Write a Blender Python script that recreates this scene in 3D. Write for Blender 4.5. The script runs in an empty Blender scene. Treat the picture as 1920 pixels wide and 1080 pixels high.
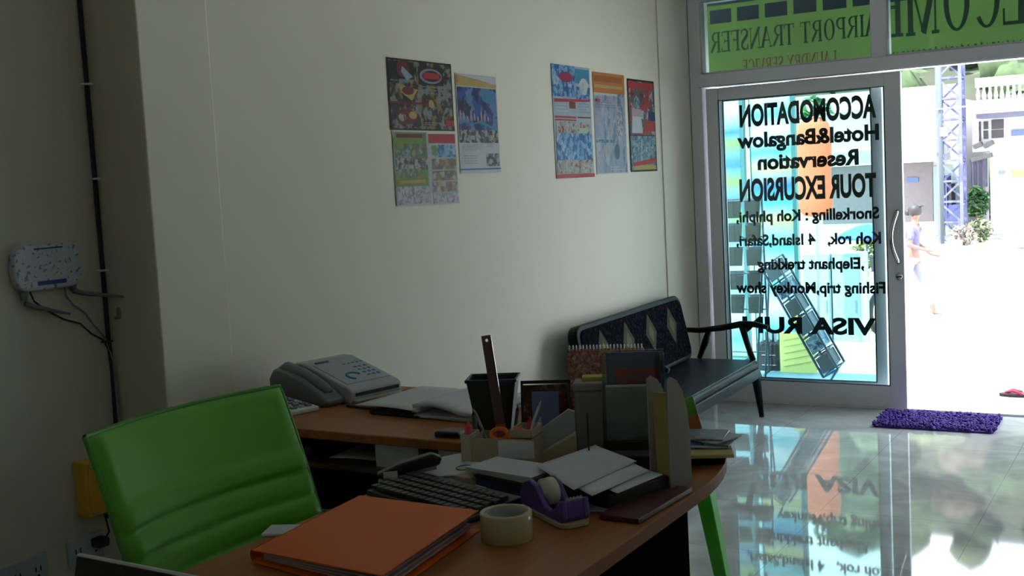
import bpy, bmesh, math, random
from mathutils import Vector, Matrix, Euler, noise
scene = bpy.context.scene
COL = scene.collection
PI = math.pi
random.seed(7)
# ------------------------------------------------------------------ camera, sky, sun, exposure
F, YAW, PITCH, ROLL, EYE = 2133.0, 0.5401, 0.0914, -0.05307, 1.40
cy, sy, cp, sp, cr, sr = math.cos(YAW), math.sin(YAW), math.cos(PITCH), math.sin(PITCH), math.cos(ROLL), math.sin(ROLL)
FW = Vector((-sy*cp, cy*cp, -sp)); R0 = Vector((cy, sy, 0)); U0 = R0.cross(FW)
RT = R0*cr + U0*sr; UP = R0*(-sr) + U0*cr
cam_d = bpy.data.cameras.new('camera'); cam = bpy.data.objects.new('camera', cam_d); COL.objects.link(cam)
cam_d.sensor_fit = 'HORIZONTAL'; cam_d.sensor_width = 36; cam_d.lens = F/1920*36; cam_d.clip_start = .02; cam_d.clip_end = 500
m4 = Matrix((RT, UP, -FW)).transposed().to_4x4(); m4.translation = Vector((0, 0, EYE)); cam.matrix_world = m4
scene.camera = cam
def at(x, y, Y):
    """point of the vertical plane at distance Y that stands behind this spot of the street view"""
    d = RT*((x-960)/F) - UP*((y-540)/F) + FW
    return d*(Y/d.y) + Vector((0, 0, EYE))
w = bpy.data.worlds.new('sky'); scene.world = w; w.use_nodes = True
bg = w.node_tree.nodes['Background']; bg.inputs[0].default_value = (.80, .90, 1, 1); bg.inputs[1].default_value = 1.7
sd = bpy.data.lights.new('sun', 'SUN'); sd.energy = 5.0; sd.angle = .01; sd.color = (1, .97, .92)
sun = bpy.data.objects.new('sun', sd); COL.objects.link(sun)
sun.rotation_euler = Vector((-.22, -.40, .90)).to_track_quat('Z', 'Y').to_euler()   # high, slightly behind the shop
pd = bpy.data.lights.new('door_portal', 'AREA'); pd.shape = 'RECTANGLE'; pd.size = 4.6; pd.size_y = 2.5; pd.cycles.is_portal = True
po = bpy.data.objects.new('door_portal', pd); COL.objects.link(po); po.location = (-.3, 6.9, 1.25); po.rotation_euler = (-PI/2, 0, 0)
vs = scene.view_settings; vs.view_transform = 'Standard'; vs.look = 'None'; vs.exposure = 2.0; vs.gamma = 1; vs.use_curve_mapping = False
scene.cycles.max_bounces = 12; scene.cycles.diffuse_bounces = 7; scene.cycles.transparent_max_bounces = 24
scene.cycles.caustics_reflective = False; scene.cycles.caustics_refractive = False
# ------------------------------------------------------------------ materials
def nt(name):
    m = bpy.data.materials.new(name); m.use_nodes = True; t = m.node_tree
    return m, t, t.nodes['Principled BSDF']
def mat(name, c, rough=.5, metal=0, var=.06, scale=8, bump=0, coat=0, spec=.5):
    m, t, b = nt(name); c = tuple(c)
    b.inputs['Roughness'].default_value = rough; b.inputs['Metallic'].default_value = metal
    b.inputs['Coat Weight'].default_value = coat; b.inputs['Specular IOR Level'].default_value = spec
    tc = t.nodes.new('ShaderNodeTexCoord'); n = t.nodes.new('ShaderNodeTexNoise'); n.inputs['Scale'].default_value = scale; n.inputs['Detail'].default_value = 5
    t.links.new(tc.outputs['Object'], n.inputs['Vector'])
    r = t.nodes.new('ShaderNodeValToRGB'); r.color_ramp.elements[0].position = .3; r.color_ramp.elements[1].position = .7
    r.color_ramp.elements[0].color = tuple(max(0, v*(1-var)) for v in c)+(1,); r.color_ramp.elements[1].color = tuple(min(1, v*(1+var)) for v in c)+(1,)
    t.links.new(n.outputs['Fac'], r.inputs[0]); t.links.new(r.outputs[0], b.inputs['Base Color'])
    if bump:
        bp = t.nodes.new('ShaderNodeBump'); bp.inputs['Strength'].default_value = bump; bp.inputs['Distance'].default_value = .01
        t.links.new(n.outputs['Fac'], bp.inputs['Height']); t.links.new(bp.outputs[0], b.inputs['Normal'])
    return m
def picture(name, cols, scale=18, kind='noise', rough=.35, stretch=(1, 1, 1)):
    """a printed photo: patches of the palette"""
    m, t, b = nt(name); b.inputs['Roughness'].default_value = rough; b.inputs['Specular IOR Level'].default_value = .15; cols = [tuple(v*.8 for v in c) for c in cols]
    tc = t.nodes.new('ShaderNodeTexCoord'); mp = t.nodes.new('ShaderNodeMapping'); mp.inputs['Scale'].default_value = stretch
    t.links.new(tc.outputs['Object'], mp.inputs[0])
    if kind == 'noise':
        n = t.nodes.new('ShaderNodeTexNoise'); n.inputs['Scale'].default_value = scale; n.inputs['Detail'].default_value = 3; n.inputs['Roughness'].default_value = .65
        t.links.new(mp.outputs[0], n.inputs['Vector']); sep = t.nodes.new('ShaderNodeSeparateColor'); t.links.new(n.outputs['Color'], sep.inputs[0])
        n2 = t.nodes.new('ShaderNodeTexNoise'); n2.inputs['Scale'].default_value = scale*1.7; n2.inputs['Detail'].default_value = 5; t.links.new(mp.outputs[0], n2.inputs['Vector']); sep2 = t.nodes.new('ShaderNodeSeparateColor'); t.links.new(n2.outputs['Color'], sep2.inputs[0])
        outs = [sep.outputs[0], sep.outputs[1], sep.outputs[2], sep2.outputs[0], sep2.outputs[1], sep2.outputs[2]]; cur = None
        for i, c in enumerate(cols):
            if cur is None: cur = c; continue
            mr = t.nodes.new('ShaderNodeMapRange'); mr.interpolation_type = 'SMOOTHSTEP'; mr.inputs[1].default_value = .50; mr.inputs[2].default_value = .58
            t.links.new(outs[(i-1) % 6], mr.inputs[0]); mx = t.nodes.new('ShaderNodeMix'); mx.data_type = 'RGBA'; t.links.new(mr.outputs[0], mx.inputs[0])
            if isinstance(cur, tuple): mx.inputs[6].default_value = (*cur, 1)
            else: t.links.new(cur, mx.inputs[6])
            mx.inputs[7].default_value = (*c, 1); cur = mx.outputs[2]
        t.links.new(cur, b.inputs['Base Color']); return m
    else:
        n = t.nodes.new('ShaderNodeTexVoronoi'); n.inputs['Scale'].default_value = scale; n.distance = 'CHEBYCHEV'
        sep = t.nodes.new('ShaderNodeSeparateColor'); t.links.new(n.outputs['Color'], sep.inputs[0]); out = sep.outputs[0]; lo, hi = 0, .9
    t.links.new(mp.outputs[0], n.inputs['Vector'])
    r = t.nodes.new('ShaderNodeValToRGB'); cr_ = r.color_ramp; cr_.interpolation = 'CONSTANT' if kind != 'noise' else 'LINEAR'
    k = len(cols)
    while len(cr_.elements) < k: cr_.elements.new(.5)
    for i, c in enumerate(cols):
        cr_.elements[i].position = lo+(hi-lo)*i/max(1, k-1)*.98; cr_.elements[i].color = (*c, 1)
    t.links.new(out, r.inputs[0]); t.links.new(r.outputs[0], b.inputs['Base Color'])
    return m
def glass(name, tint, refl=1.0, rough=0):
    m = bpy.data.materials.new(name); m.use_nodes = True; t = m.node_tree; t.nodes.clear()
    o = t.nodes.new('ShaderNodeOutputMaterial'); mx = t.nodes.new('ShaderNodeMixShader'); tr = t.nodes.new('ShaderNodeBsdfTransparent'); gl = t.nodes.new('ShaderNodeBsdfGlossy')
    fr = t.nodes.new('ShaderNodeFresnel'); fr.inputs[0].default_value = 1.45
    tr.inputs[0].default_value = (*tint, 1); gl.inputs['Roughness'].default_value = rough
    mm = t.nodes.new('ShaderNodeMath'); mm.operation = 'MULTIPLY'; mm.inputs[1].default_value = refl
    t.links.new(fr.outputs[0], mm.inputs[0]); t.links.new(mm.outputs[0], mx.inputs[0]); t.links.new(tr.outputs[0], mx.inputs[1]); t.links.new(gl.outputs[0], mx.inputs[2]); t.links.new(mx.outputs[0], o.inputs[0])
    return m
def translucent(name, c, amount=.6, see=0):
    m = bpy.data.materials.new(name); m.use_nodes = True; t = m.node_tree; t.nodes.clear()
    o = t.nodes.new('ShaderNodeOutputMaterial'); mx = t.nodes.new('ShaderNodeMixShader'); tl = t.nodes.new('ShaderNodeBsdfTranslucent'); df = t.nodes.new('ShaderNodeBsdfDiffuse')
    tc = t.nodes.new('ShaderNodeTexCoord'); n = t.nodes.new('ShaderNodeTexNoise'); n.inputs['Scale'].default_value = 3; t.links.new(tc.outputs['Object'], n.inputs['Vector'])
    r = t.nodes.new('ShaderNodeValToRGB'); r.color_ramp.elements[0].color = tuple(v*.85 for v in c)+(1,); r.color_ramp.elements[1].color = tuple(min(1, v*1.12) for v in c)+(1,)
    t.links.new(n.outputs['Fac'], r.inputs[0])
    for s in (tl, df): t.links.new(r.outputs[0], s.inputs[0])
    mx.inputs[0].default_value = amount; t.links.new(df.outputs[0], mx.inputs[1]); t.links.new(tl.outputs[0], mx.inputs[2])
    if see:
        m2 = t.nodes.new('ShaderNodeMixShader'); tr = t.nodes.new('ShaderNodeBsdfTransparent'); m2.inputs[0].default_value = see
        t.links.new(mx.outputs[0], m2.inputs[1]); t.links.new(tr.outputs[0], m2.inputs[2]); t.links.new(m2.outputs[0], o.inputs[0])
    else: t.links.new(mx.outputs[0], o.inputs[0])
    return m
def tile_floor():
    m, t, b = nt('polished_tiles'); tc = t.nodes.new('ShaderNodeTexCoord'); mp = t.nodes.new('ShaderNodeMapping'); mp.inputs['Location'].default_value = (.1, .25, 0)
    t.links.new(tc.outputs['Object'], mp.inputs[0])
    br = t.nodes.new('ShaderNodeTexBrick'); br.offset = 0; br.inputs['Scale'].default_value = 1; br.inputs['Brick Width'].default_value = .6; br.inputs['Row Height'].default_value = .6
    br.inputs['Mortar Size'].default_value = .002; br.inputs['Mortar Smooth'].default_value = .3
    t.links.new(mp.outputs[0], br.inputs['Vector'])
    n = t.nodes.new('ShaderNodeTexNoise'); n.inputs['Scale'].default_value = 3; n.inputs['Detail'].default_value = 9; n.inputs['Distortion'].default_value = 2; t.links.new(tc.outputs['Object'], n.inputs['Vector'])
    r = t.nodes.new('ShaderNodeValToRGB'); r.color_ramp.elements[0].position = .35; r.color_ramp.elements[1].position = .65
    r.color_ramp.elements[0].color = (.40, .42, .42, 1); r.color_ramp.elements[1].color = (.54, .56, .55, 1)
    t.links.new(n.outputs['Fac'], r.inputs[0]); t.links.new(r.outputs[0], br.inputs['Color1']); t.links.new(r.outputs[0], br.inputs['Color2']); br.inputs['Mortar'].default_value = (.3, .31, .3, 1)
    t.links.new(br.outputs[0], b.inputs['Base Color']); b.inputs['Roughness'].default_value = .035; b.inputs['IOR'].default_value = 1.6; b.inputs['Specular IOR Level'].default_value = .62
    return m
def laminate(name, c1, c2, rough=.3):
    m, t, b = nt(name); tc = t.nodes.new('ShaderNodeTexCoord'); mp = t.nodes.new('ShaderNodeMapping'); mp.inputs['Scale'].default_value = (14, 1.5, 14)
    n = t.nodes.new('ShaderNodeTexNoise'); n.inputs['Scale'].default_value = 2.5; n.inputs['Detail'].default_value = 8; n.inputs['Distortion'].default_value = .8
    t.links.new(tc.outputs['Object'], mp.inputs[0]); t.links.new(mp.outputs[0], n.inputs['Vector'])
    r = t.nodes.new('ShaderNodeValToRGB'); r.color_ramp.elements[0].position = .3; r.color_ramp.elements[1].position = .72; r.color_ramp.elements[0].color = (*c1, 1); r.color_ramp.elements[1].color = (*c2, 1)
    t.links.new(n.outputs['Fac'], r.inputs[0]); t.links.new(r.outputs[0], b.inputs['Base Color']); b.inputs['Roughness'].default_value = rough; b.inputs['Specular IOR Level'].default_value = .3
    return m
def bands(name, stops, vscale=1.0, amp=.1, freq=3.0):
    """wavy horizontal printed bands; stops = (height fraction, colour)"""
    m, t, b = nt(name); tc = t.nodes.new('ShaderNodeTexCoord'); sp_ = t.nodes.new('ShaderNodeSeparateXYZ'); t.links.new(tc.outputs['Object'], sp_.inputs[0])
    n = t.nodes.new('ShaderNodeTexNoise'); n.inputs['Scale'].default_value = freq; n.inputs['Detail'].default_value = 2; t.links.new(tc.outputs['Object'], n.inputs['Vector'])
    a = t.nodes.new('ShaderNodeMath'); a.operation = 'MULTIPLY_ADD'; a.inputs[1].default_value = amp; t.links.new(n.outputs['Fac'], a.inputs[0])
    s = t.nodes.new('ShaderNodeMath'); s.operation = 'MULTIPLY'; s.inputs[1].default_value = vscale; t.links.new(sp_.outputs[2], s.inputs[0]); t.links.new(s.outputs[0], a.inputs[2])
    r = t.nodes.new('ShaderNodeValToRGB'); cr_ = r.color_ramp
    while len(cr_.elements) < len(stops): cr_.elements.new(.5)
    for i, (p, c) in enumerate(stops): cr_.elements[i].position = p; cr_.elements[i].color = (*c, 1)
    t.links.new(a.outputs[0], r.inputs[0]); t.links.new(r.outputs[0], b.inputs['Base Color']); b.inputs['Roughness'].default_value = .4
    return m
M = dict(
 wall=mat('cream_paint', (.68, .635, .535), .75, var=.03, scale=1.3, bump=.03),
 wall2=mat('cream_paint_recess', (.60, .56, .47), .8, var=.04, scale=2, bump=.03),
 ceil=mat('white_ceiling', (.7, .7, .66), .9), plaster=mat('outside_plaster', (.75, .74, .72), .9),
 alu=mat('grey_aluminium', (.70, .71, .75), .45, 0, .04, 3), alud=mat('dark_gasket', (.05, .06, .07), .6),
 floor=tile_floor(), desk=laminate('orange_brown_laminate', (.30, .11, .038), (.38, .15, .052), .42), dark=mat('black_brown_board', (.004, .0035, .0035), .9, spec=0),
 deskedge=mat('dark_edge_band', (.20, .07, .025), .6, spec=.08), glass=glass('clear_glass', (.86, .97, .97), 1), transom=glass('transom_glass', (.80, .90, .90), 1),
 acryl=glass('acrylic', (.80, .82, .82), 1.6, .05), black=mat('black_plastic', (.012, .012, .014), .35), blackm=mat('matt_black', (.01, .01, .012), .7),
 dkblue=mat('navy_plastic', (.02, .03, .09), .4), white=mat('white_plastic', (.62, .63, .66), .35), paper=mat('white_paper', (.66, .68, .74), .8, var=.02),
 paper2=mat('ruled_paper', (.58, .60, .68), .8, var=.05, scale=60), grey=mat('grey_plastic', (.16, .17, .19), .45), lgrey=mat('light_grey_plastic', (.40, .43, .47), .42),
 green=mat('lime_leatherette', (.115, .43, .028), .38, var=.08, scale=5, bump=.02), greend=mat('lime_piping', (.06, .27, .02), .4),
 chrome=mat('chrome', (.6, .6, .62), .15, 1), orange=mat('orange_card', (.78, .135, .012), .55, var=.03), orangep=mat('orange_plastic', (.8, .16, .01), .35),
 purple=mat('purple_plastic', (.11, .06, .30), .35), tan=mat('tan_plastic', (.42, .36, .24), .5), beige=mat('beige_plastic', (.55, .50, .38), .5),
 tape=mat('packing_tape', (.50, .42, .26), .25, coat=.4), tapein=mat('tape_core', (.36, .38, .36), .7), cream=mat('tape_cream', (.62, .62, .48), .4),
 yellow=mat('yellow_plastic', (.62, .36, .03), .5), maroon=mat('maroon_cover', (.09, .02, .03), .4), red=mat('red_plastic', (.6, .03, .04), .4), pink=mat('pink_plastic', (.75, .06, .12), .4),
 rulerm=mat('dark_plum_acrylic', (.10, .04, .06), .2, coat=.3), cable=mat('black_cable', (.01, .01, .01), .5), gcable=mat('grey_cable', (.25, .24, .22), .5), blue=mat('blue_ink', (.02, .14, .34), .4),
 bluedk=mat('dark_blue_print', (.02, .03, .16), .4), teal=mat('teal_print', (.05, .28, .34), .4), wood=mat('black_lacquered_wood', (.006, .006, .007), .45, spec=.12),
 seat=mat('dark_blue_vinyl', (.008, .010, .018), .35, spec=.12), mag=mat('steel', (.5, .5, .5), .3, 1),
)
# ------------------------------------------------------------------ mesh builder and object helpers
class B:
    def __init__(s): s.v = []; s.f = []; s.mi = []; s.m = 0; s.sm = []; s.smooth = False
    def add(s, vs, fs):
        o = len(s.v); s.v += [tuple(v) for v in vs]
        for f in fs: s.f.append(tuple(i+o for i in f)); s.mi.append(s.m); s.sm.append(s.smooth)
        return s
    def box(s, c, d, rz=0, rot=None, taper=1.0):
        R_ = rot if rot else Matrix.Rotation(rz, 3, 'Z'); c = Vector(c)
        P = []
        for z in (-1, 1):
            k = taper if z < 0 else 1
            for x, y in ((-1, -1), (1, -1), (1, 1), (-1, 1)): P.append(c+R_@Vector((x*d[0]/2*k, y*d[1]/2*k, z*d[2]/2)))
        return s.add(P, [(0, 3, 2, 1), (4, 5, 6, 7), (0, 1, 5, 4), (1, 2, 6, 5), (2, 3, 7, 6), (3, 0, 4, 7)])
    def bar(s, a, b, w, h=None, upv=(0, 0, 1)):
        a = Vector(a); b = Vector(b); h = h or w; d = (b-a); L = d.length; x = d.normalized(); u = Vector(upv)
        if abs(x.dot(u)) > .98: u = Vector((1, 0, 0))
        y = u.cross(x).normalized(); z = x.cross(y)
        return s.box((a+b)/2, (L, w, h), rot=Matrix((x, y, z)).transposed())
    def tube(s, pts, r, n=10, cap=True, r2=None):
        pts = [Vector(p) for p in pts]; P = []; fs = []; k = len(pts)
        prev = None
        for i, p in enumerate(pts):
            t = (pts[min(i+1, k-1)]-pts[max(i-1, 0)]).normalized()
            if prev is None:
                u = Vector((0, 0, 1)) if abs(t.z) < .9 else Vector((1, 0, 0)); a = t.cross(u).normalized()
            else: a = (prev-t*prev.dot(t)).normalized()
            prev = a; b_ = t.cross(a)
            rr = (r[i] if isinstance(r, (list, tuple)) else (r if r2 is None else r+(r2-r)*i/(k-1)))
            for j in range(n):
                an = 2*PI*j/n; P.append(p+a*math.cos(an)*rr+b_*math.sin(an)*rr)
        for i in range(k-1):
            for j in range(n): fs.append((i*n+j, i*n+(j+1) % n, (i+1)*n+(j+1) % n, (i+1)*n+j))
        if cap: fs += [tuple(range(n))[::-1], tuple(range((k-1)*n, k*n))]
        sm = s.smooth; s.smooth = True; s.add(P, fs); s.smooth = sm; return s
    def cyl(s, c, r, h, n=24, axis='Z', r2=None):
        c = Vector(c); ax = {'X': Vector((1, 0, 0)), 'Y': Vector((0, 1, 0)), 'Z': Vector((0, 0, 1))}[axis] if isinstance(axis, str) else Vector(axis).normalized()
        return s.tube([c-ax*h/2, c+ax*h/2], r, n, True, r2)
    def prism(s, poly, h, M_=None, z0=0):
        """polygon in local xy extruded along z; M_ places it"""
        n = len(poly); M_ = M_ or Matrix.Identity(4)
        P = [M_@Vector((x, y, z0)) for x, y in poly]+[M_@Vector((x, y, z0+h)) for x, y in poly]
        return s.add(P, [tuple(range(n))[::-1], tuple(range(n, 2*n))]+[(i, (i+1) % n, (i+1) % n+n, i+n) for i in range(n)])
    def lathe(s, prof, n=32, c=(0, 0, 0)):
        P = []; fs = []; c = Vector(c); k = len(prof)
        for r, z in prof:
            for j in range(n): P.append(c+Vector((r*math.cos(2*PI*j/n), r*math.sin(2*PI*j/n), z)))
        for i in range(k-1):
            for j in range(n): fs.append((i*n+j, i*n+(j+1) % n, (i+1)*n+(j+1) % n, (i+1)*n+j))
        sm = s.smooth; s.smooth = True; s.add(P, fs); s.smooth = sm; return s
    def ball(s, c, r, n=12, sc=(1, 1, 1), jit=0, seed=0):
        P = []; fs = []; c = Vector(c); rnd = random.Random(seed)
        for i in range(n//2+1):
            th = PI*i/(n//2)
            for j in range(n):
                k = 1+jit*(rnd.random()-.5); P.append(c+Vector((math.sin(th)*math.cos(2*PI*j/n)*r*sc[0]*k, math.sin(th)*math.sin(2*PI*j/n)*r*sc[1]*k, math.cos(th)*r*sc[2]*k)))
        for i in range(n//2):
            for j in range(n): fs.append((i*n+j, (i+1)*n+j, (i+1)*n+(j+1) % n, i*n+(j+1) % n))
        sm = s.smooth; s.smooth = True; s.add(P, fs); s.smooth = sm; return s
    def grid(s, fn, nu, nv):
        P = [fn(i/nu, j/nv) for i in range(nu+1) for j in range(nv+1)]
        sm = s.smooth; s.smooth = True
        s.add(P, [(i*(nv+1)+j, (i+1)*(nv+1)+j, (i+1)*(nv+1)+j+1, i*(nv+1)+j+1) for i in range(nu) for j in range(nv)]); s.smooth = sm; return s
    def leaves(s, c, rad, n, size, seed=0, nm=1):
        rnd = random.Random(seed); c = Vector(c); m0 = s.m
        for i in range(n):
            d = Vector((rnd.gauss(0, 1), rnd.gauss(0, 1), rnd.gauss(0, 1))).normalized()*(.55+.45*rnd.random())
            p = c+Vector((d.x*rad[0], d.y*rad[1], d.z*rad[2])); a = Vector((rnd.uniform(-1, 1), rnd.uniform(-1, 1), rnd.uniform(-.6, .6))).normalized(); b_ = a.cross(Vector((rnd.uniform(-1, 1), rnd.uniform(-1, 1), 1))).normalized()
            L = size*(.6+.8*rnd.random()); s.m = m0+rnd.randrange(nm)
            s.add([p-a*L, p-b_*L*.38, p+a*L, p+b_*L*.38], [(0, 1, 2, 3)])
        s.m = m0; return s
    def build(s, name, mats, parent=None, bevel=0, seg=2, loc=None, solid=0):
        me = bpy.data.meshes.new(name); me.from_pydata(s.v, [], s.f)
        mats = mats if isinstance(mats, (list, tuple)) else [mats]
        for x in mats: me.materials.append(M[x] if isinstance(x, str) else x)
        for p, i, k in zip(me.polygons, s.mi, s.sm): p.material_index = min(i, len(mats)-1); p.use_smooth = k
        me.validate(); me.update()
        o = bpy.data.objects.new(name, me); COL.objects.link(o)
        if parent is not None: o.parent = parent
        if loc: o.location = loc
        if solid:
            q = o.modifiers.new('solid', 'SOLIDIFY'); q.thickness = solid; q.offset = 0
        if bevel:
            q = o.modifiers.new('bevel', 'BEVEL'); q.width = bevel; q.segments = seg; q.limit_method = 'ANGLE'; q.angle_limit = .6
        return o
def thing(name, label, cat, loc=(0, 0, 0), rz=0, group=None, rot=None):
    o = bpy.data.objects.new(name, None); COL.objects.link(o); o.location = loc; o.rotation_euler = rot if rot else (0, 0, rz)
    o['label'] = label; o['category'] = cat
    if group: o['group'] = group
    o.empty_display_size = .05
    return o
def tag(o, label, cat, group=None, kind=None):
    if label: o['label'] = label
    if cat: o['category'] = cat
    if group: o['group'] = group
    if kind: o['kind'] = kind
    return o
def struct(o): o['kind'] = 'structure'; return o
def strc(name):
    o = bpy.data.objects.new(name, None); COL.objects.link(o); o['kind'] = 'structure'; return o
def bx(name, c, d, m, parent=None, bevel=0, rz=0): return B().box(c, d, rz).build(name, m, parent, bevel)
def rrect(w, h, r, n=5):
    out = []
    for cx, cy_, a0 in ((w/2-r, h/2-r, 0), (-w/2+r, h/2-r, PI/2), (-w/2+r, -h/2+r, PI), (w/2-r, -h/2+r, 3*PI/2)):
        for i in range(n+1): a = a0+PI/2*i/n; out.append((cx+r*math.cos(a), cy_+r*math.sin(a)))
    return out
def arc(c, r, a0, a1, n, plane='XZ'):
    out = []
    for i in range(n+1):
        a = a0+(a1-a0)*i/n; u, v = r*math.cos(a), r*math.sin(a)
        out.append(Vector(c)+(Vector((u, 0, v)) if plane == 'XZ' else Vector((0, u, v)) if plane == 'YZ' else Vector((u, v, 0))))
    return out
# ------------------------------------------------------------------ the setting
WX, DY = -2.62, 6.60
struct(bx('floor', (-.1, 2.3, -.05), (5.6, 8.7, .1), 'floor'))
struct(bx('ceiling', (-.1, 2.3, 3.05), (5.6, 8.7, .1), 'ceil'))
struct(bx('wall_left', (WX-.1, 4.47, 1.5), (.2, 4.30, 3), 'wall'))
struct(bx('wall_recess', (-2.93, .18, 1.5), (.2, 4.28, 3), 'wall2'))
struct(bx('trim_1', (-2.715, 2.46, 1.5), (.23, .28, 3), 'wall', bevel=.004))          # pilaster at the step of the wall
struct(bx('trim_2', (WX-.007, 6.36, 1.5), (.03, .47, 3), 'wall', bevel=.003))         # pilaster beside the shop front
struct(bx('wall_right', (2.65, 2.3, 1.5), (.1, 8.7, 3), 'wall'))
struct(bx('wall_back', (-.1, -2.05, 1.5), (5.6, .1, 3), 'wall'))
fw = B(); fw.box((-.1, 6.68, 2.74), (5.6, .2, .58)); fw.box((2.42, 6.68, 1.22), (.56, .2, 2.45)); fw.box((-2.76, 6.72, 1.22), (.28, .24, 2.45)); struct(fw.build('wall_front', 'wall'))
# shop-front frame
fr = strc('trim_3')
g = B(); g.box((-2.57, 6.64, 1.22), (.075, .14, 2.45)); g.build('jamb', 'alu', fr, .004)
g = B(); g.box((-.2, 6.64, 1.955), (4.7, .15, .075)); g.build('header', 'alu', fr, .004)
g = B(); g.box((-.2, 6.575, 1.918), (4.7, .012, .006)); g.build('header_groove', 'alud', fr)
g = B(); g.box((-.2, 6.64, 2.445), (4.7, .14, .04)); g.build('head_rail', 'alu', fr, .003)
for x in (-1.49, -.32, .85, 2.1): bx('mullion', (x, 6.64, 2.21), (.085, .13, .44), 'alu', fr, .004)
bx('jamb', (2.12, 6.64, 1.22), (.075, .14, 2.45), 'alu', fr, .004)
g = B(); g.box((-.2, 6.66, .006), (4.7, .16, .012)); g.build('track', 'alu', fr, .002)
for i, (a, b_) in enumerate(((-2.53, -1.53), (-1.45, -.36), (-.28, .81), (.89, 2.06))):
    wn = strc('window_%d' % (i+1)); bx('pane', ((a+b_)/2, 6.645, 2.208), (b_-a, .006, .435), 'transom', wn)
    g = B(); g.box((a+.004, 6.60, 2.21), (.008, .05, .43)); g.box(((a+b_)/2, 6.60, 1.998), (b_-a, .05, .008)); g.build('glazing_bead', 'white', wn)
def sliding_door(n, x0, x1, y, lst, rst):
    d = strc('door_%d' % n)
    bx('stile', ((x0+lst/2), y, .955), (lst, .035, 1.90), 'alu', d, .004); bx('stile', (x1-rst/2, y, .955), (rst, .035, 1.90), 'alu', d, .004)
    bx('top_rail', ((x0+x1)/2, y, 1.868), (x1-x0-lst-rst, .033, .075), 'alu', d, .003); bx('bottom_rail', ((x0+x1)/2, y, .075), (x1-x0-lst-rst, .033, .125), 'alu', d, .003)
    bx('pane', ((x0+lst+x1-rst)/2, y, .985), (x1-x0-lst-rst, .006, 1.70), 'glass', d)
    g = B()
    for px in (x0+lst+.003, x1-rst-.003): g.box((px, y-.012, .985), (.006, .008, 1.70))
    g.box(((x0+x1)/2, y-.012, 1.829), (x1-x0-lst-rst, .008, .005)); g.box(((x0+x1)/2, y-.012, .139), (x1-x0-lst-rst, .008, .005)); g.build('gasket', 'alud', d)
    return d
d1 = sliding_door(1, -2.515, -1.377, 6.60, .075, .09)
d2 = sliding_door(2, -2.50, -1.50, 6.69, .055, .062)
d3 = sliding_door(3, .55, 1.65, 6.60, .08, .08)
d4 = sliding_door(4, .95, 2.08, 6.69, .06, .06)
hp = [(-1.405, 6.575, 1.135)]+[(-1.405-.030*math.sin(PI*i/12)*1.0, 6.575-.045*math.sin(PI*i/12), 1.135-.295*i/12) for i in range(1, 12)]+[(-1.405, 6.575, .84)]
B().tube(hp, .011, 10).build('handle', 'chrome', d1); g = B(); g.cyl((-1.405, 6.577, .765), .018, .012, axis='Y'); g.box((-1.405, 6.566, .765), (.03, .012, .008)); g.build('lock', 'chrome', d1)
# lettering on the glass, read from the street
def text_mesh(body, thick):
    c = bpy.data.curves.new('lettering', 'FONT'); c.body = body; c.size = 1; c.offset = thick; c.space_word = 1; c.resolution_u = 4; c.extrude = .004
    o = bpy.data.objects.new('lettering', c); COL.objects.link(o); bpy.context.view_layer.update()
    me = bpy.data.meshes.new_from_object(o.evaluated_get(bpy.context.evaluated_depsgraph_get())); bpy.data.objects.remove(o); return me
hm = text_mesh('H', 0); CAP = max(v.co.y for v in hm.vertices)-min(v.co.y for v in hm.vertices)
INK = mat('black_vinyl_letters', (.006, .006, .008), .6); INK2 = mat('charcoal_vinyl_letters', (.03, .03, .033), .6)
def line(body, x0, x1, z, cap, thick=.03, ink=None, parent=None, y=6.606, depth=.001):
    me = text_mesh(body, thick); xs = [v.co.x for v in me.vertices]; a, b_ = min(xs), max(xs)
    for v in me.vertices: v.co = Vector((x1-(v.co.x-a)/(b_-a)*(x1-x0), y+v.co.z*depth/.004, z+v.co.y/CAP*cap))
    me.materials.clear(); me.materials.append(ink or INK); o = bpy.data.objects.new('lettering', me); COL.objects.link(o); o.parent = parent or d1; return o
for a in (('ACCOMODATION', -2.314, -1.517, 1.668, .118, .042), ('Hotel&Bangalow', -2.334, -1.504, 1.540, .082, .040), ('Reservation', -2.213, -1.62, 1.406, .083, .040),
          ('TOUR EXCURSION', -2.330, -1.526, 1.224, .122, .042), ('Snorkelling : Koh phiphi,', -2.357, -1.514, 1.096, .062, .036), ('Koh rok,   4 Island,Safari,', -2.362, -1.506, .953, .062, .036),
          (',Elephant trekking', -2.234, -1.604, .810, .062, .036), ('Fishing trip,Monkey show', -2.372, -1.488, .668, .062, .036)): line(*a)
line('VISA RUN', -2.341, -1.544, .428, .090, .040, INK2)
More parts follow.
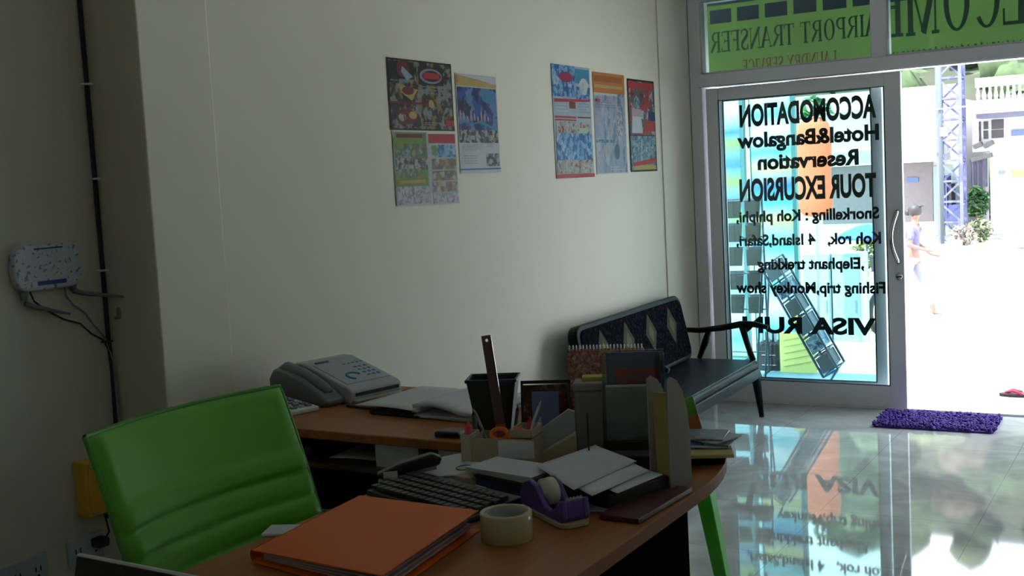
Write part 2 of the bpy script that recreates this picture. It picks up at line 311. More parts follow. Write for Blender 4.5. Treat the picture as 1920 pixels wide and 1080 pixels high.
# ------------------------------------------------------------------ things on the left walls
SPK, t_, b__ = nt('speckled_white_cover'); b__.inputs['Roughness'].default_value = .35
v_ = t_.nodes.new('ShaderNodeTexNoise'); v_.inputs['Scale'].default_value = 85; c_ = t_.nodes.new('ShaderNodeTexCoord'); t_.links.new(c_.outputs['Object'], v_.inputs['Vector']); r_n = t_.nodes.new('ShaderNodeValToRGB'); r_n.color_ramp.elements[0].position = .58; r_n.color_ramp.elements[1].position = .64; r_n.color_ramp.elements[0].color = (.50, .51, .62, 1); r_n.color_ramp.elements[1].color = (.16, .17, .22, 1); t_.links.new(v_.outputs['Fac'], r_n.inputs[0]); t_.links.new(r_n.outputs[0], b__.inputs['Base Color'])
t = thing('wifi_router', 'white speckled wireless router mounted on the left wall, two grey antennas below it', 'router', (-2.83, 2.11, 1.235))
g = B(); g.prism(rrect(.225, .132, .045, 8), .028, Matrix(((0, 0, 1, 0), (1, 0, 0, 0), (0, 1, 0, 0), (0, 0, 0, 1))))
g.build('body', SPK, t, .008, 3)
bx('top_slot', (.0285, .002, .052), (.002, .095, .004), 'black', t); g = B(); g.box((.0285, .006, -.046), (.002, .095, .012)); g.build('label_strip', mat('blue_strip', (.02, .045, .30), .4), t)
def antenna(y0, z0, path, nm='antenna'):
    g = B(); g.tube([(.012, y0, z0+.012), (.012, y0, z0-.012)], .0095, 10); g.tube(path, [.0075]*(len(path)-1)+[.0035], 8); g.build(nm, 'grey', t)
antenna(-.078, -.078, [(.014, -.078, -.098), (.018, -.05, -.112), (.022, .06, -.145)]); antenna(.088, -.068, [(.014, .085, -.08), (.03, .12, -.092), (.08, .215, -.112)])
tag(B().tube([(-2.815, 2.05, 1.168), (-2.815, 2.06, 1.14), (-2.82, 2.10, 1.11), (-2.822, 2.16, 1.075), (-2.822, 2.215, 1.055), (-2.822, 2.25, 1.02), (-2.82, 2.29, .995), (-2.815, 2.303, .96), (-2.81, 2.305, .86), (-2.81, 2.30, .66), (-2.8, 2.27, .45)], .0028, 6).build('router_power_cord', 'cable'), 'thin black cord sagging from the router to the corner cable', 'cord')
tag(B().tube([(-2.815, 2.165, 1.168), (-2.815, 2.17, 1.14), (-2.822, 2.20, 1.11), (-2.822, 2.235, 1.085), (-2.822, 2.262, 1.045), (-2.82, 2.298, 1.0), (-2.805, 2.307, .93), (-2.80, 2.305, .70), (-2.80, 2.295, .50)], .003, 6).build('network_cord', 'gcable'), 'grey network cord between the router and the corner cable', 'cord')
t = thing('corner_cable', 'thick black cable running down the wall corner past the router, held by white clips', 'cable', (0, 0, 0))
B().tube([(-2.818, 2.308, 3.0), (-2.818, 2.308, 2.0), (-2.817, 2.307, 1.6), (-2.818, 2.308, 1.2), (-2.817, 2.306, 1.0), (-2.812, 2.307, .9), (-2.812, 2.303, .7), (-2.812, 2.28, .52), (-2.815, 2.24, .46)], .0075, 8).build('sheath', 'cable', t)
for z in (1.76, 1.48, 1.205): B().box((-2.816, 2.306, z), (.024, .030, .006)).build('clip', 'white', t, .002)
B().box((-2.816, 2.3, .99), (.02, .032, .006)).build('clip', 'black', t, .002)
g = B(); g.box((-2.773, 2.316, 1.075), (.012, .008, .035)); g.box((-2.773, 2.308, 1.062), (.01, .014, .01)); tag(g.build('wall_hook', 'gcable', None, .002), 'small grey hook on the side face of the wall corner right of the antennas', 'hook')
t = thing('junction_box', 'yellow plastic electrical box on the wall behind the green chair', 'electrical box', (-2.83, 2.205, .57))
bx('body', (.03, 0, 0), (.06, .115, .165), 'yellow', t, .006); bx('cover', (.062, 0, 0), (.006, .105, .155), 'yellow', t, .002); [B().cyl((.066, sx*.044, sz*.068), .004, .003, 8, 'X').build('screw', 'mag', t) for sx in (-1, 1) for sz in (-1, 1)]
def outlet(loc, w_, h_, n, label, plug):
    t = thing('wall_outlet', label, 'outlet', loc); bx('face_plate', (.006, 0, 0), (.012, w_, h_), 'lgrey', t, .004)
    for i in range(n):
        yy = (i-(n-1)/2)*w_/n
        g = B(); g.box((.0125, yy-.008, .004), (.002, .003, .014)); g.box((.0125, yy+.008, .004), (.002, .003, .014)); g.cyl((.0125, yy, -.014), .0035, .002, 8, 'X'); g.build('socket_slots', 'blackm', t)
    if plug: bx('plug', (.03, w_*.28, .014), (.04, .04, .028), 'black', t, .005); B().tube([(.05, w_*.28, .02), (.07, w_*.3, .05), (.04, w_*.42, .09), (.01, w_*.5, .14)], .003, 6).build('plug_cord', 'cable', t)
outlet((-2.83, 2.165, .385), .125, .085, 2, 'grey wall outlet below the yellow box with a black plug in it', True)
outlet((-2.83, 1.93, .375), .20, .09, 3, 'wide grey wall outlet at the lower left edge of the photo', False)
# posters --------------------------------------------------------------
PC = {}
def pm(name, c): PC.setdefault(name, mat('print_'+name, tuple(v*.85 for v in c), .5, var=.05, scale=30, spec=.15)); return PC[name]
P_food = picture('print_dark_food', [(.012, .014, .014), (.02, .022, .02), (.05, .035, .02), (.02, .02, .02), (.26, .15, .04), (.03, .03, .03), (.22, .24, .23)], 13, stretch=(1, 1, 1))
P_pool = picture('print_night_pool', [(.01, .02, .09), (.015, .04, .18), (.02, .09, .36), (.012, .02, .08), (.10, .20, .45)], 9)
P_crowd = picture('print_crowd', [(.02, .03, .05), (.35, .36, .36), (.03, .05, .08), (.30, .20, .14), (.05, .12, .16)], 60, 'voronoi')
P_green = picture('print_garden', [(.05, .13, .03), (.20, .30, .10), (.22, .36, .42), (.28, .12, .07), (.05, .12, .05)], 28)
P_rooms = picture('print_rooms', [(.20, .12, .08), (.30, .24, .14), (.10, .07, .05), (.38, .36, .34), (.14, .16, .20)], 45, 'voronoi')
P_spa = picture('print_lilac_rooms', [(.45, .42, .52), (.12, .14, .22), (.50, .40, .48), (.22, .24, .30)], 40)
P_sea = picture('print_blue_sea', [(.04, .14, .40), (.12, .30, .60), (.42, .52, .64), (.03, .10, .30), (.20, .40, .62)], 16)
P_isle = picture('print_misty_islands', [(.30, .36, .50), (.16, .22, .32), (.42, .45, .55), (.24, .28, .38), (.40, .36, .42)], 14, stretch=(1, 1, .5))
P_box = picture('print_red_fighters', [(.42, .02, .03), (.40, .02, .03), (.05, .03, .03), (.42, .40, .40), (.35, .02, .03), (.05, .10, .10)], 14)
P_boat = picture('print_boat', [(.08, .16, .28), (.40, .44, .48), (.04, .06, .08), (.30, .36, .42), (.12, .22, .30)], 30)
P_fish = picture('print_small_pictures', [(.30, .34, .30), (.44, .42, .40), (.32, .06, .06), (.45, .44, .44)], 40)
def poster(y0, y1, z0, z1, base, items, label, cat='poster', lift=0.0, curl=.012, group=None):
    """paper sheet on the left wall; items = (u0,v0,u1,v1,material) with v from the top"""
    t = thing('poster', label, cat, (WX+.0015+lift, y0, z0), 0, group); W_, H_ = y1-y0, z1-z0
    mats = [base]+[i[4] for i in items]; idx = {id(m): k for k, m in enumerate(mats)}
    def cz(u, v): return .0012+curl*max(0, u-.85)**2*8+curl*max(0, .12-v)*1.5*abs(u-.3)
    g = B(); g.grid(lambda a, b_: Vector((cz(a, b_), a*W_, b_*H_)), 12, 12)
    g.build('sheet', base, t)
    g = B(); ms = []
    for k, it in enumerate(items):
        u0, v0, u1, v1, m = it[:5]
        if m not in ms: ms.append(m)
        g.m = ms.index(m)
        if len(it) > 5 and it[5] == 'ell':
            n = 20; c = [(u0+u1)/2, (v0+v1)/2]; P = []
            for j in range(n):
                u = c[0]+(u1-u0)/2*math.cos(2*PI*j/n); v = 1-(c[1]+(v1-v0)/2*math.sin(2*PI*j/n)); P.append(Vector((cz(u, v)+.0006+.0001*k, u*W_, v*H_)))
            g.add(P, [tuple(range(n))])
        elif len(it) > 5:
            P = [Vector((cz(u, 1-v)+.0006+.0001*k, u*W_, (1-v)*H_)) for u, v in it[5]]; g.add(P, [tuple(range(len(P)))])
        else: g.grid(lambda a, b_: Vector((cz(u0+(u1-u0)*a, 1-v1+(v1-v0)*b_)+.0006+.0001*k, (u0+(u1-u0)*a)*W_, (1-v1+(v1-v0)*b_)*H_)), 8, 6)
    g.build('print', ms, t)
    return t
def txt(u0, v0, u1, v1, m, rows, seed=1, lw=.5):
    r = random.Random(seed); out = []; h = (v1-v0)/rows
    for i in range(rows):
        u = u0; end = u0+(u1-u0)*(.6+.4*r.random())
        while u < end:
            wd = (u1-u0)*(.05+.12*r.random()); out.append((u, v0+i*h, min(u+wd, end), v0+i*h+h*lw, m)); u += wd+(u1-u0)*.03
    return out
w_ = pm('white', (.50, .52, .56)); k_ = pm('black', (.012, .014, .014)); r_ = pm('red', (.42, .03, .035)); g_ = pm('green', (.16, .26, .06)); o_ = pm('orange', (.50, .16, .035)); b_lk = pm('blue', (.03, .12, .38))
lb = pm('pale_blue', (.26, .36, .46)); tq = pm('turquoise', (.05, .22, .38)); gr = pm('grey_text', (.22, .24, .30)); yl = pm('gold', (.46, .32, .10)); br_ = pm('brown_red', (.16, .02, .02)); pk = pm('pink', (.50, .30, .34)); pl = pm('pale_green', (.40, .46, .36)); nv = pm('navy', (.02, .03, .14))
poster(3.53, 3.968, 1.628, 1.902, k_, [(.02, .02, .98, .98, P_food), (.02, .04, .40, .28, k_), (.14, .02, .32, .26, br_, 'ell'), (.20, .10, .38, .30, lb, [(.22, .10), (.38, .24), (.28, .30), (.20, .18)]), (.46, .08, .86, .34, k_), (.48, .10, .84, .32, gr, 'ell'), (.52, .13, .82, .29, k_, 'ell'), (.54, .16, .80, .25, r_),
    (.12, .34, .44, .60, yl, [(.14, .36), (.44, .42), (.34, .58), (.22, .50)]), (.20, .38, .38, .50, br_, 'ell'), (.0, .60, .60, .63, br_), (.60, .55, .68, .67, yl, 'ell'), (.08, .70, .42, .92, br_, 'ell'), (.28, .73, .40, .84, yl, 'ell'), (.12, .76, .24, .88, P_rooms, 'ell'), (.86, .84, .99, .93, r_)]
    + txt(.50, .36, .96, .50, gr, 3, 2, .3)+txt(.03, .30, .45, .33, gr, 1, 3)+txt(.03, .955, .97, .975, gr, 1, 4)+txt(.50, .88, .82, .93, gr, 2, 5),
    'dark landscape restaurant poster with food pictures, top left of the wall posters')
poster(3.998, 4.318, 1.452, 1.868, w_, [(.0, .0, 1, .12, yl, [(.0, .01), (1, .09), (1, .12), (0, .12)]), (.0, .0, .75, .07, o_, [(.02, .01), (.85, .07), (.6, .08), (.02, .09)]), (.02, .13, .98, .60, P_pool), (.60, .14, .97, .28, tq, 'ell'), (.02, .56, .98, .69, P_crowd), (.66, .80, .97, .93, P_crowd), (.0, .952, 1, .965, b_lk)]
    + [(.05+.085*i, .36+.03*(i % 3), .085+.085*i, .47, pk, 'ell') for i in range(9)]+[(.15, .46, .97, .52, tq, [(.15, .53), (.55, .46), (.97, .55), (.97, .57), (.5, .49)])]+txt(.06, .71, .60, .78, gr, 5, 6, .3)+txt(.66, .70, .9, .74, gr, 2, 7, .4)+txt(.06, .82, .56, .92, gr, 4, 8, .25),
    'portrait poster with a blue night pool photo under an orange stripe')
poster(3.538, 3.765, 1.335, 1.622, w_, [(.02, .01, .97, .62, g_), (.10, .03, .88, .08, br_), (.05, .16, .97, .38, P_green), (.04, .36, .97, .52, P_crowd), (.10, .50, .80, .62, P_green), (.02, .62, .97, .74, g_), (.10, .655, .90, .70, yl), (.03, .74, .97, .98, P_spa), (.08, .15, .28, .23, g_)],
    'green edged leaflet sheet below the dark restaurant poster', lift=.0012)
poster(3.770, 3.970, 1.331, 1.615, w_, [(.03, .0, .97, .13, r_), (.10, .15, .97, .33, P_sea), (.14, .16, .30, .30, g_), (.10, .35, .97, .50, P_rooms), (.10, .52, .97, .66, P_rooms), (.08, .68, .97, .82, P_rooms), (.08, .84, .97, .98, P_spa)]+[(.05, v, .97, v+.012, pl) for v in (.335, .505, .665, .825)],
    'leaflet sheet with a red heading and rows of room photos', lift=.0012)
poster(4.835, 5.236, 1.412, 1.960, pm('ice', (.36, .42, .50)), [(.0, .0, .60, .28, P_sea), (.18, .06, .54, .15, pm('crimson', (.30, .02, .07)), 'ell'), (.60, .02, .98, .15, tq), (.70, .10, .96, .26, w_, 'ell'), (.62, .18, .98, .30, P_sea), (.76, .13, .94, .22, pl, 'ell'), (.03, .29, .98, .33, r_, [(.03, .30), (.97, .29), (.97, .31), (.03, .33)]),
    (.42, .32, .58, .38, br_), (.03, .45, .58, .468, r_), (.03, .478, .58, .49, r_), (.62, .45, .97, .462, br_), (.05, .50, .96, .68, P_fish), (.64, .55, .95, .63, pl), (.04, .60, .98, .84, P_sea), (.02, .84, .98, .96, P_fish), (.0, .965, 1, 1, r_)]+txt(.05, .34, .40, .43, w_, 3, 11, .4)+txt(.64, .33, .96, .43, gr, 4, 12, .3),
    'tall pale blue sea tour poster with a red bottom edge, left of its trio')
poster(5.275, 5.646, 1.424, 1.946, w_, [(.0, .0, 1, .20, o_), (.04, .03, .96, .09, pm('deep_orange', (.36, .09, .02))), (.04, .12, .96, .15, yl), (.02, .22, .98, .99, P_isle), (.76, .20, .98, .33, P_boat), (.70, .36, .97, .62, P_spa), (.02, .66, .60, .69, P_boat), (.58, .70, .76, .86, pm('slate', (.10, .13, .18)), 'ell')]
    + txt(.08, .24, .70, .36, gr, 5, 13, .35)+txt(.42, .93, .9, .98, w_, 2, 14, .4)+[(.06, .26, .16, .29, r_)],
    'tall island tour poster with an orange heading, middle of the right hand trio')
poster(5.689, 6.042, 1.428, 1.933, k_, [(.03, .02, .97, .60, P_box), (.04, .03, .96, .10, r_), (.10, .30, .48, .58, w_, [(.14, .34), (.46, .34), (.50, .58), (.10, .58)]), (.20, .18, .44, .34, P_boat, 'ell'), (.12, .32, .48, .40, pk), (.74, .34, .96, .44, nv), (.56, .36, .97, .56, r_, [(.62, .46), (.97, .46), (.97, .56), (.56, .56)]), (.74, .36, .96, .44, nv), (.03, .61, .97, .98, P_boat), (.10, .86, .96, .94, r_, [(.10, .90), (.96, .85), (.96, .91), (.10, .94)]), (.14, .93, .94, .98, yl)],
    'tall red and black boxing show poster, nearest the shop front')
# ------------------------------------------------------------------ waiting bench (stands against the left wall)
t = thing('waiting_bench', 'low black wooden bench with patterned dark vinyl backrest against the poster wall', 'bench', (-2.36, 6.16, 0), math.radians(2.2))
# local: y runs back towards the desk (negative), x towards the room
def trans_mat():
    m, t_, b = nt('gold_diamond_vinyl'); tc = t_.nodes.new('ShaderNodeTexCoord'); n = t_.nodes.new('ShaderNodeTexVoronoi'); n.inputs['Scale'].default_value = 55; t_.links.new(tc.outputs['Object'], n.inputs['Vector'])
    r = t_.nodes.new('ShaderNodeValToRGB'); r.color_ramp.elements[0].color = (.026, .028, .036, 1); r.color_ramp.elements[1].color = (.007, .008, .012, 1); r.color_ramp.elements[1].position = .5
    t_.links.new(n.outputs['Distance'], r.inputs[0]); t_.links.new(r.outputs[0], b.inputs['Base Color']); b.inputs['Roughness'].default_value = .8; b.inputs['Specular IOR Level'].default_value = 0; return m
VP = trans_mat()
cor = [(-.02, .33), (-.02, .70)]
tilt = math.radians(12)
BM = Matrix.Translation((-.165, -.735, .335))@Matrix.Rotation(-tilt, 4, 'Y')@Matrix(((0, 0, 1, 0), (1, 0, 0, 0), (0, 1, 0, 0), (0, 0, 0, 1)))
g = B(); g.prism([(x, y+.185) for x, y in rrect(1.42, .375, .07, 6)], .055, BM); g.build('backrest', ['wood'], t, .012, 3)
g = B(); g.prism([(x, y+.185) for x, y in rrect(1.35, .325, .05, 6)], .012, BM, .052); g.build('back_pad', VP, t, .005)
DM = [mat('dull_gold', (.055, .052, .024), .7, spec=.05), mat('pale_gold', (.095, .095, .06), .7, spec=.05)]
for i in range(4):
    g = B()
    for k, (s_, m_) in enumerate(((1, 0), (.5, 1))):
        cx = -.47+i*.31; P = [(cx-.075*s_, .22), (cx, .22-.105*s_), (cx+.075*s_, .22), (cx, .22+.105*s_)]
        g.m = k; g.prism(P, .0025, BM, .064+k*.001)
    g.build('diamond_motif', DM, t)
g = B(); g.box((.03, -.735, .300), (.46, 1.47, .055)); g.build('seat', 'wood', t, .012, 3)
g = B(); g.box((.03, -.735, .330), (.445, 1.45, .010)); g.build('seat_pad', 'seat', t, .004)
g = B(); g.prism([(-.70, -.03), (.70, -.03), (.66, .025), (-.66, .025)], .018, Matrix.Translation((.262, -.70, .268))@Matrix(((0, 0, 1, 0), (1, 0, 0, 0), (0, 1, 0, 0), (0, 0, 0, 1)))); g.build('apron', 'seat', t, .003)
for e in (0, -1.46):
    g = B(); g.tube([(-.22, e, .500), (-.08, e, .497), (.06, e, .515), (.16, e, .535), (.24, e, .537), (.28+.04*(e > -1), e, .520)], [.014, .016, .018, .020, .018, .013], 10); g.build('armrest', 'wood', t)
    g = B(); g.tube([(-.02, e, .51), (-.05, e, .43), (-.09, e, .335)], [.015, .020, .014], 8); g.build('arm_post', 'wood', t)
    g = B(); g.tube([(.17, e, .53), (.20, e, .42), (.23, e, .33)], [.020, .017, .018], 8); g.tube([(.23, e+.01, .30), (.24, e+.02, .20), (.26, e+.03, .0)], [.024, .026, .014], 8); g.build('leg', 'wood', t)
    g = B(); g.tube([(-.16, e, .30), (-.19, e, .15), (-.21, e, 0)], [.022, .024, .014], 8); g.build('leg', 'wood', t)
# ------------------------------------------------------------------ desks
t = thing('side_desk', 'orange-brown side desk with a black open shelf, standing under the fax machine', 'desk', (-2.0, 2.68, 0))
g = B(); g.box((-.035, .01, .737), (1.005, .64, .026)); g.build('desk_top', 'desk', t, .004); 
bx('side_panel', (-.525, .01, .362), (.02, .60, .724), 'dark', t); bx('side_panel', (.440, .01, .362), (.02, .60, .724), 'dark', t); bx('back_panel', (-.035, .30, .362), (.96, .018, .724), 'dark', t); bx('shelf', (-.035, -.01, .648), (.958, .58, .015), mat('shelf_board', (.06, .035, .022), .5), t)
t = thing('main_desk', 'large orange-brown office desk with black panels covered in papers', 'desk', (-1.20, 1.64, 0))
poly = []
W2, L2 = .33, .94
for (rx, ry, sx, sy_, a0) in ((.17, .42, 1, 1, 0), (.01, .01, -1, 1, PI/2), (.01, .01, -1, -1, PI), (.17, .42, 1, -1, 3*PI/2)):
    for i in range(11): a = a0+PI/2*i/10; poly.append((sx*(W2-rx)+rx*math.cos(a), sy_*(L2-ry)+ry*math.sin(a)))
g = B(); g.prism(poly, .028, Matrix.Translation((0, 0, .722))); o = g.build('desk_top', ['desk', 'deskedge'], t, .003)
for p in o.data.polygons:
    if abs(p.normal.z) < .5: p.material_index = 1
bx('modesty_panel', (.275, -.12, .361), (.02, 1.36, .722), 'dark', t); bx('side_panel', (-.055, .56, .361), (.52, .02, .722), 'dark', t); bx('side_panel', (-.055, -.80, .361), (.52, .02, .722), 'dark', t); bx('drawer_box', (-.10, -.62, .46), (.38, .42, .44), 'dark', t)
# green office chair
t = thing('office_chair', 'lime green ribbed leatherette office chair tucked at the desk', 'chair', (-1.625, 1.697, .0))
def back_pt(a, b_, off):
    # a across (y), b up
    z = .50+.455*b_; y = (a-.5)*(.542+.01*b_)+.01
    x = -.115-.145*b_+.035*b_*(1-b_)+.05*(4*(a-.5)**2)*.9
    rib = 0
    if b_ < .70:
        ph = (b_/.70*6) % 1; rib = .007*(1-abs(2*ph-1)**3)
    edge = min(a, 1-a, b_, 1-b_); fall = min(1, edge/.04)
    return Vector((x+(rib*fall+.022*math.sqrt(max(0, fall*(2-fall))))*off, y, z))
g = B(); g.grid(lambda a, b_: back_pt(a, b_, 1), 30, 72); g.grid(lambda a, b_: back_pt(1-a, b_, -1), 30, 72); g.build('backrest', 'green', t)
ring = [back_pt(i/20, 1, 0) for i in range(21)]+[back_pt(1, 1-i/20, 0) for i in range(1, 21)]+[back_pt(1-i/20, 0, 0) for i in range(1, 21)]+[back_pt(0, i/20, 0) for i in range(1, 21)]
g = B(); g.tube(ring, .0055, 8, False); g.build('piping', 'greend', t)
g = B(); g.box((.13, .01, .455), (.46, .50, .06)); g.build('seat', 'green', t, .028, 4)
for s_ in (-1, 1):
    g = B(); y = .01+s_*.285; g.tube([(-.16, y, .62), (-.12, y, .655), (.05, y, .665), (.16, y, .655), (.19, y, .62), (.15, y, .50), (.10, y-s_*.02, .44)], .012, 8); g.build('armrest', 'black', t)
g = B(); g.cyl((.12, .01, .30), .026, .28, 16); g.build('gas_lift', 'black', t)
bx('tilt_mechanism', (.10, .01, .415), (.20, .16, .03), 'black', t); g = B(); g.bar((-.02, .01, .41), (-.11, .01, .56), .05, .012); g.build('back_bracket', 'black', t)
g = B()
for i in range(5):
    a = 2*PI*i/5+.3; g.tube([(.12, .01, .15), (.12+.29*math.cos(a), .01+.29*math.sin(a), .075)], [.024, .016], 8)
g.build('star_base', 'chrome', t)
for i in range(5):
    a = 2*PI*i/5+.3; g = B(); g.cyl((.12+.29*math.cos(a), .01+.29*math.sin(a), .028), .028, .04, 14, (math.sin(a), -math.cos(a), 0)); g.cyl((.12+.29*math.cos(a), .01+.29*math.sin(a), .06), .008, .03, 8); g.build('caster', 'black', t)
# green plastic stool beyond the desk
t = thing('plastic_stool', 'bright green plastic stool half hidden behind the far corner of the main desk', 'stool', (-1.475, 3.23, 0))
GP = mat('green_plastic', (.10, .50, .04), .4)
g = B(); g.prism(rrect(.31, .31, .05), .018, Matrix.Translation((0, 0, .505))); g.build('seat', GP, t, .005)
for sx in (-1, 1):
    for sy_ in (-1, 1):
        P = []
        for z, e, wd in ((.51, .125, .056), (.32, .150, .050), (.0, .190, .040)):
            for dx, dy in ((-1, -1), (1, -1), (1, 1), (-1, 1)): P.append((sx*e+dx*wd/2, sy_*e*.9+dy*wd/2, z))
        g = B(); g.add(P, [(0, 1, 2, 3), (11, 10, 9, 8)]+[(i+4*k, (i+1) % 4+4*k, (i+1) % 4+4*k+4, i+4*k+4) for k in range(2) for i in range(4)]); g.build('leg', GP, t, .004)
# shaggy mat ------------------------------------------------------------
t = thing('door_mat', 'purple shaggy bath-style mat on the tiles in front of the open door', 'mat', (-1.165, 6.32, 0), math.radians(1.0))
PURP = mat('purple_chenille', (.07, .022, .26), .8, var=.35, scale=25)
g = B(); g.prism(rrect(.60, .40, .02), .010); g.build('mat_base', PURP, t)
g = B(); rr = random.Random(3)
for i in range(1500):
    x, y = rr.uniform(-.305, .305), rr.uniform(-.205, .205); a = rr.uniform(0, 2*PI); L = rr.uniform(.008, .018)
    p = Vector((x, y, .008)); q = p+Vector((math.cos(a)*L, math.sin(a)*L, rr.uniform(.008, .016))); g.tube([p, (p+q)/2+Vector((0, 0, .005)), q], [.0045, .0058, .0035], 5)
tag(g.build('pile', PURP, t), None, None, None, 'stuff')
# ------------------------------------------------------------------ things on the side desk (top at .75)
ZT = .7505
t = thing('fax_machine', 'grey fax telephone with blue keypad at the wall end of the side desk', 'fax machine', (-2.345, 2.80, ZT), math.radians(-12)); t.scale = (.88, .88, .88)
# local +x = front (paper slot), -y = handset side
prof = [(-.17, .0), (.16, .0), (.165, .018), (.17, .045), (.15, .056), (-.10, .125), (-.15, .125), (-.172, .10)]
g = B(); g.prism(prof, .235, Matrix.Translation((0, .155, 0))@Matrix.Rotation(PI/2, 4, 'X')); g.build('body', 'lgrey', t, .008, 3)
prof = [(-.19, .0), (.13, .0), (.145, .02), (.09, .05), (.0, .088), (-.10, .112), (-.165, .115), (-.195, .08)]
g = B(); g.prism(prof, .085, Matrix.Translation((0, -.083, 0))@Matrix.Rotation(PI/2, 4, 'X')); g.build('handset_base', 'grey', t, .012, 3)
g = B(); g.tube([(-.175, -.125, .092), (-.13, -.125, .112), (-.02, -.125, .094), (.07, -.125, .058), (.10, -.125, .042)], [.022, .026, .022, .024, .018], 10); g.build('handset', 'grey', t)
sl = math.atan2(.069, .25)
def onp(x, y): return (x, y, .056+(.15-x)*math.tan(sl)+.001)
PR = Matrix.Rotation(sl, 3, 'Y')
g = B(); g.box(onp(.03, .04), (.20, .20, .003), rot=PR); g.build('control_panel', mat('panel_grey', (.36, .42, .48), .4), t)
for i in range(4):
    for j in range(3): g = B(); g.box(onp(.085-.026*i+.0, .075+.022*j+.0), (.013, .014, .006), rot=PR); g.build('key', 'blue', t, .002)
for k in range(5): g = B(); g.box(onp(-.03, .055+.02*k), (.008, .012, .005), rot=PR); g.build('key', 'blue', t, .001)
ar = [Vector(onp(.075+.028*math.cos(a), .015+.028*math.sin(a))) for a in [PI*.55+PI*1.3*i/12 for i in range(13)]]
B().tube(ar, .006, 8).build('menu_ring', 'blue', t)
g = B(); g.box(onp(-.075, -.01), (.018, .06, .003), rot=PR); g.build('display', 'black', t)
g = B(); g.box((.168, .04, .030), (.006, .20, .012)); g.build('paper_slot', 'blackm', t); g = B(); g.box((.172, .035, .010), (.03, .21, .006)); g.build('paper_tray', 'beige', t, .001)
t = thing('desk_calculator', 'flat white desk calculator between the green chair and the fax', 'calculator', (-2.40, 2.555, ZT), math.radians(-14))
g = B(); g.prism([(-.13, 0), (.13, 0), (.13, .014), (-.13, .034)], .15, Matrix.Translation((0, .075, 0))@Matrix.Rotation(PI/2, 4, 'X')); g.build('body', 'white', t, .004)
an = math.atan2(.02, .26); RR = Matrix.Rotation(an, 3, 'Y')
for i in range(6):
    for j in range(5):
        x = .105-.03*i; g = B(); g.box((x, -.052+.026*j, .014+(.13-x)*math.tan(an)+.002), (.018, .018, .006), rot=RR); g.build('key', 'grey' if (i+j) % 3 else 'lgrey', t, .002)
g = B(); g.box((-.095, 0, .014+.225*math.tan(an)+.001), (.04, .12, .003), rot=RR); g.build('display', 'blackm', t)
o = B().prism(rrect(.28, .13, .004), .008, Matrix.Translation((-2.125, 2.79, ZT))@Matrix.Rotation(math.radians(84), 4, 'Z')).build('maroon_book', 'maroon', None, .002); tag(o, 'dark maroon book lying under the white sheets beside the fax', 'book')
t = thing('ring_binder', 'open white ring binder with loose sheets lying on the side desk', 'binder', (-1.93, 2.735, ZT), math.radians(-3))
g = B(); g.grid(lambda a, b_: Vector((-.19+.25*a, (b_-.5)*.31+.02*(1-a), .021+.004*math.sin(a*3))), 10, 6); g.build('left_sheet', 'paper', t, solid=.0015)
g = B(); g.box((-.03, 0, .006), (.19, .30, .008)); g.build('cover', 'blackm', t, .002)
g = B(); g.grid(lambda a, b_: Vector((.035+.225*a, (b_-.5)*.29, .028+.018*math.sin(PI*min(1, a*1.2+.1))*(1-.4*a)-.008*a)), 10, 6); g.build('right_sheets', 'paper', t, solid=.010)
g = B(); g.box((.15, 0, .007), (.22, .30, .010)); g.build('cover', 'lgrey', t, .003)
g = B(); g.box((.035, 0, .016), (.02, .28, .006)); [g.tube(arc((.035, yy, .020), .014, 0, PI, 10), .0016, 6) for yy in (-.12, -.115, .0, .115)]; g.build('ring_mechanism', 'mag', t)
tag(B().box((-1.665, 2.43, ZT+.008), (.075, .06, .016), .1).build('black_wallet', 'black', None, .006), 'small black wallet on the front edge of the side desk', 'wallet')
# inside the side desk shelf (top of shelf .656)
g = B(); g.box((-1.83, 2.42, .689), (.135, .035, .066), .10); tag(g.build('card_box', 'paper2', None, .002), 'white card box standing on the shelf under the side desk top', 'box')
g = B(); g.box((-1.66, 2.44, .687), (.10, .03, .062), -.05); tag(g.build('card_box', 'paper', None, .002), 'small white box right of the card box under the side desk top', 'box')
g = B(); g.grid(lambda a, b_: Vector((-2.08+.21*a, 2.42+.16*b_+.02*a, .6605+.003*math.sin(a*4+b_*2))), 8, 5); tag(g.build('paper_sheet', 'paper2', None, solid=.002), 'grey sheets lying on the dark shelf under the side desk', 'paper')
g = B(); g.box((-2.22, 2.46, .670), (.14, .10, .028), .2); tag(g.build('cable_box', 'black', None, .006), 'black adapter box at the back of the dark shelf near the chair', 'box')
# ------------------------------------------------------------------ things on the main desk
# orange folder
t = thing('orange_folder', 'thick orange cardboard folder on the near part of the main desk', 'folder', (0, 0, 0))
A_, B_, C_, D_ = Vector((-1.437, 1.448, .775)), Vector((-1.470, 1.800, .777)), Vector((-1.150, 1.752, .792)), Vector((-1.105, 1.395, .790))
def quad(g, P, th):
    P = [Vector(p) for p in P]; Q = [p-Vector((0, 0, th)) for p in P]; g.add(Q+P, [(3, 2, 1, 0), (4, 5, 6, 7)]+[(i, (i+1) % 4, (i+1) % 4+4, i+4) for i in range(4)]); return g
quad(B(), [A_, D_, C_, B_], .002).build('cover', 'orange', t)
quad(B(), [(-1.437, 1.448, .754), (-1.105, 1.395, .754), (-1.150, 1.752, .754), (-1.470, 1.800, .754)], .0025).build('back_cover', 'orange', t)
g = B(); g.grid(lambda a, b_: A_.lerp(B_, b_)+Vector((-.004*math.sin(PI*a)-.002, 0, -.021*a)), 4, 4); g.build('spine', 'orange', t)
g = B()
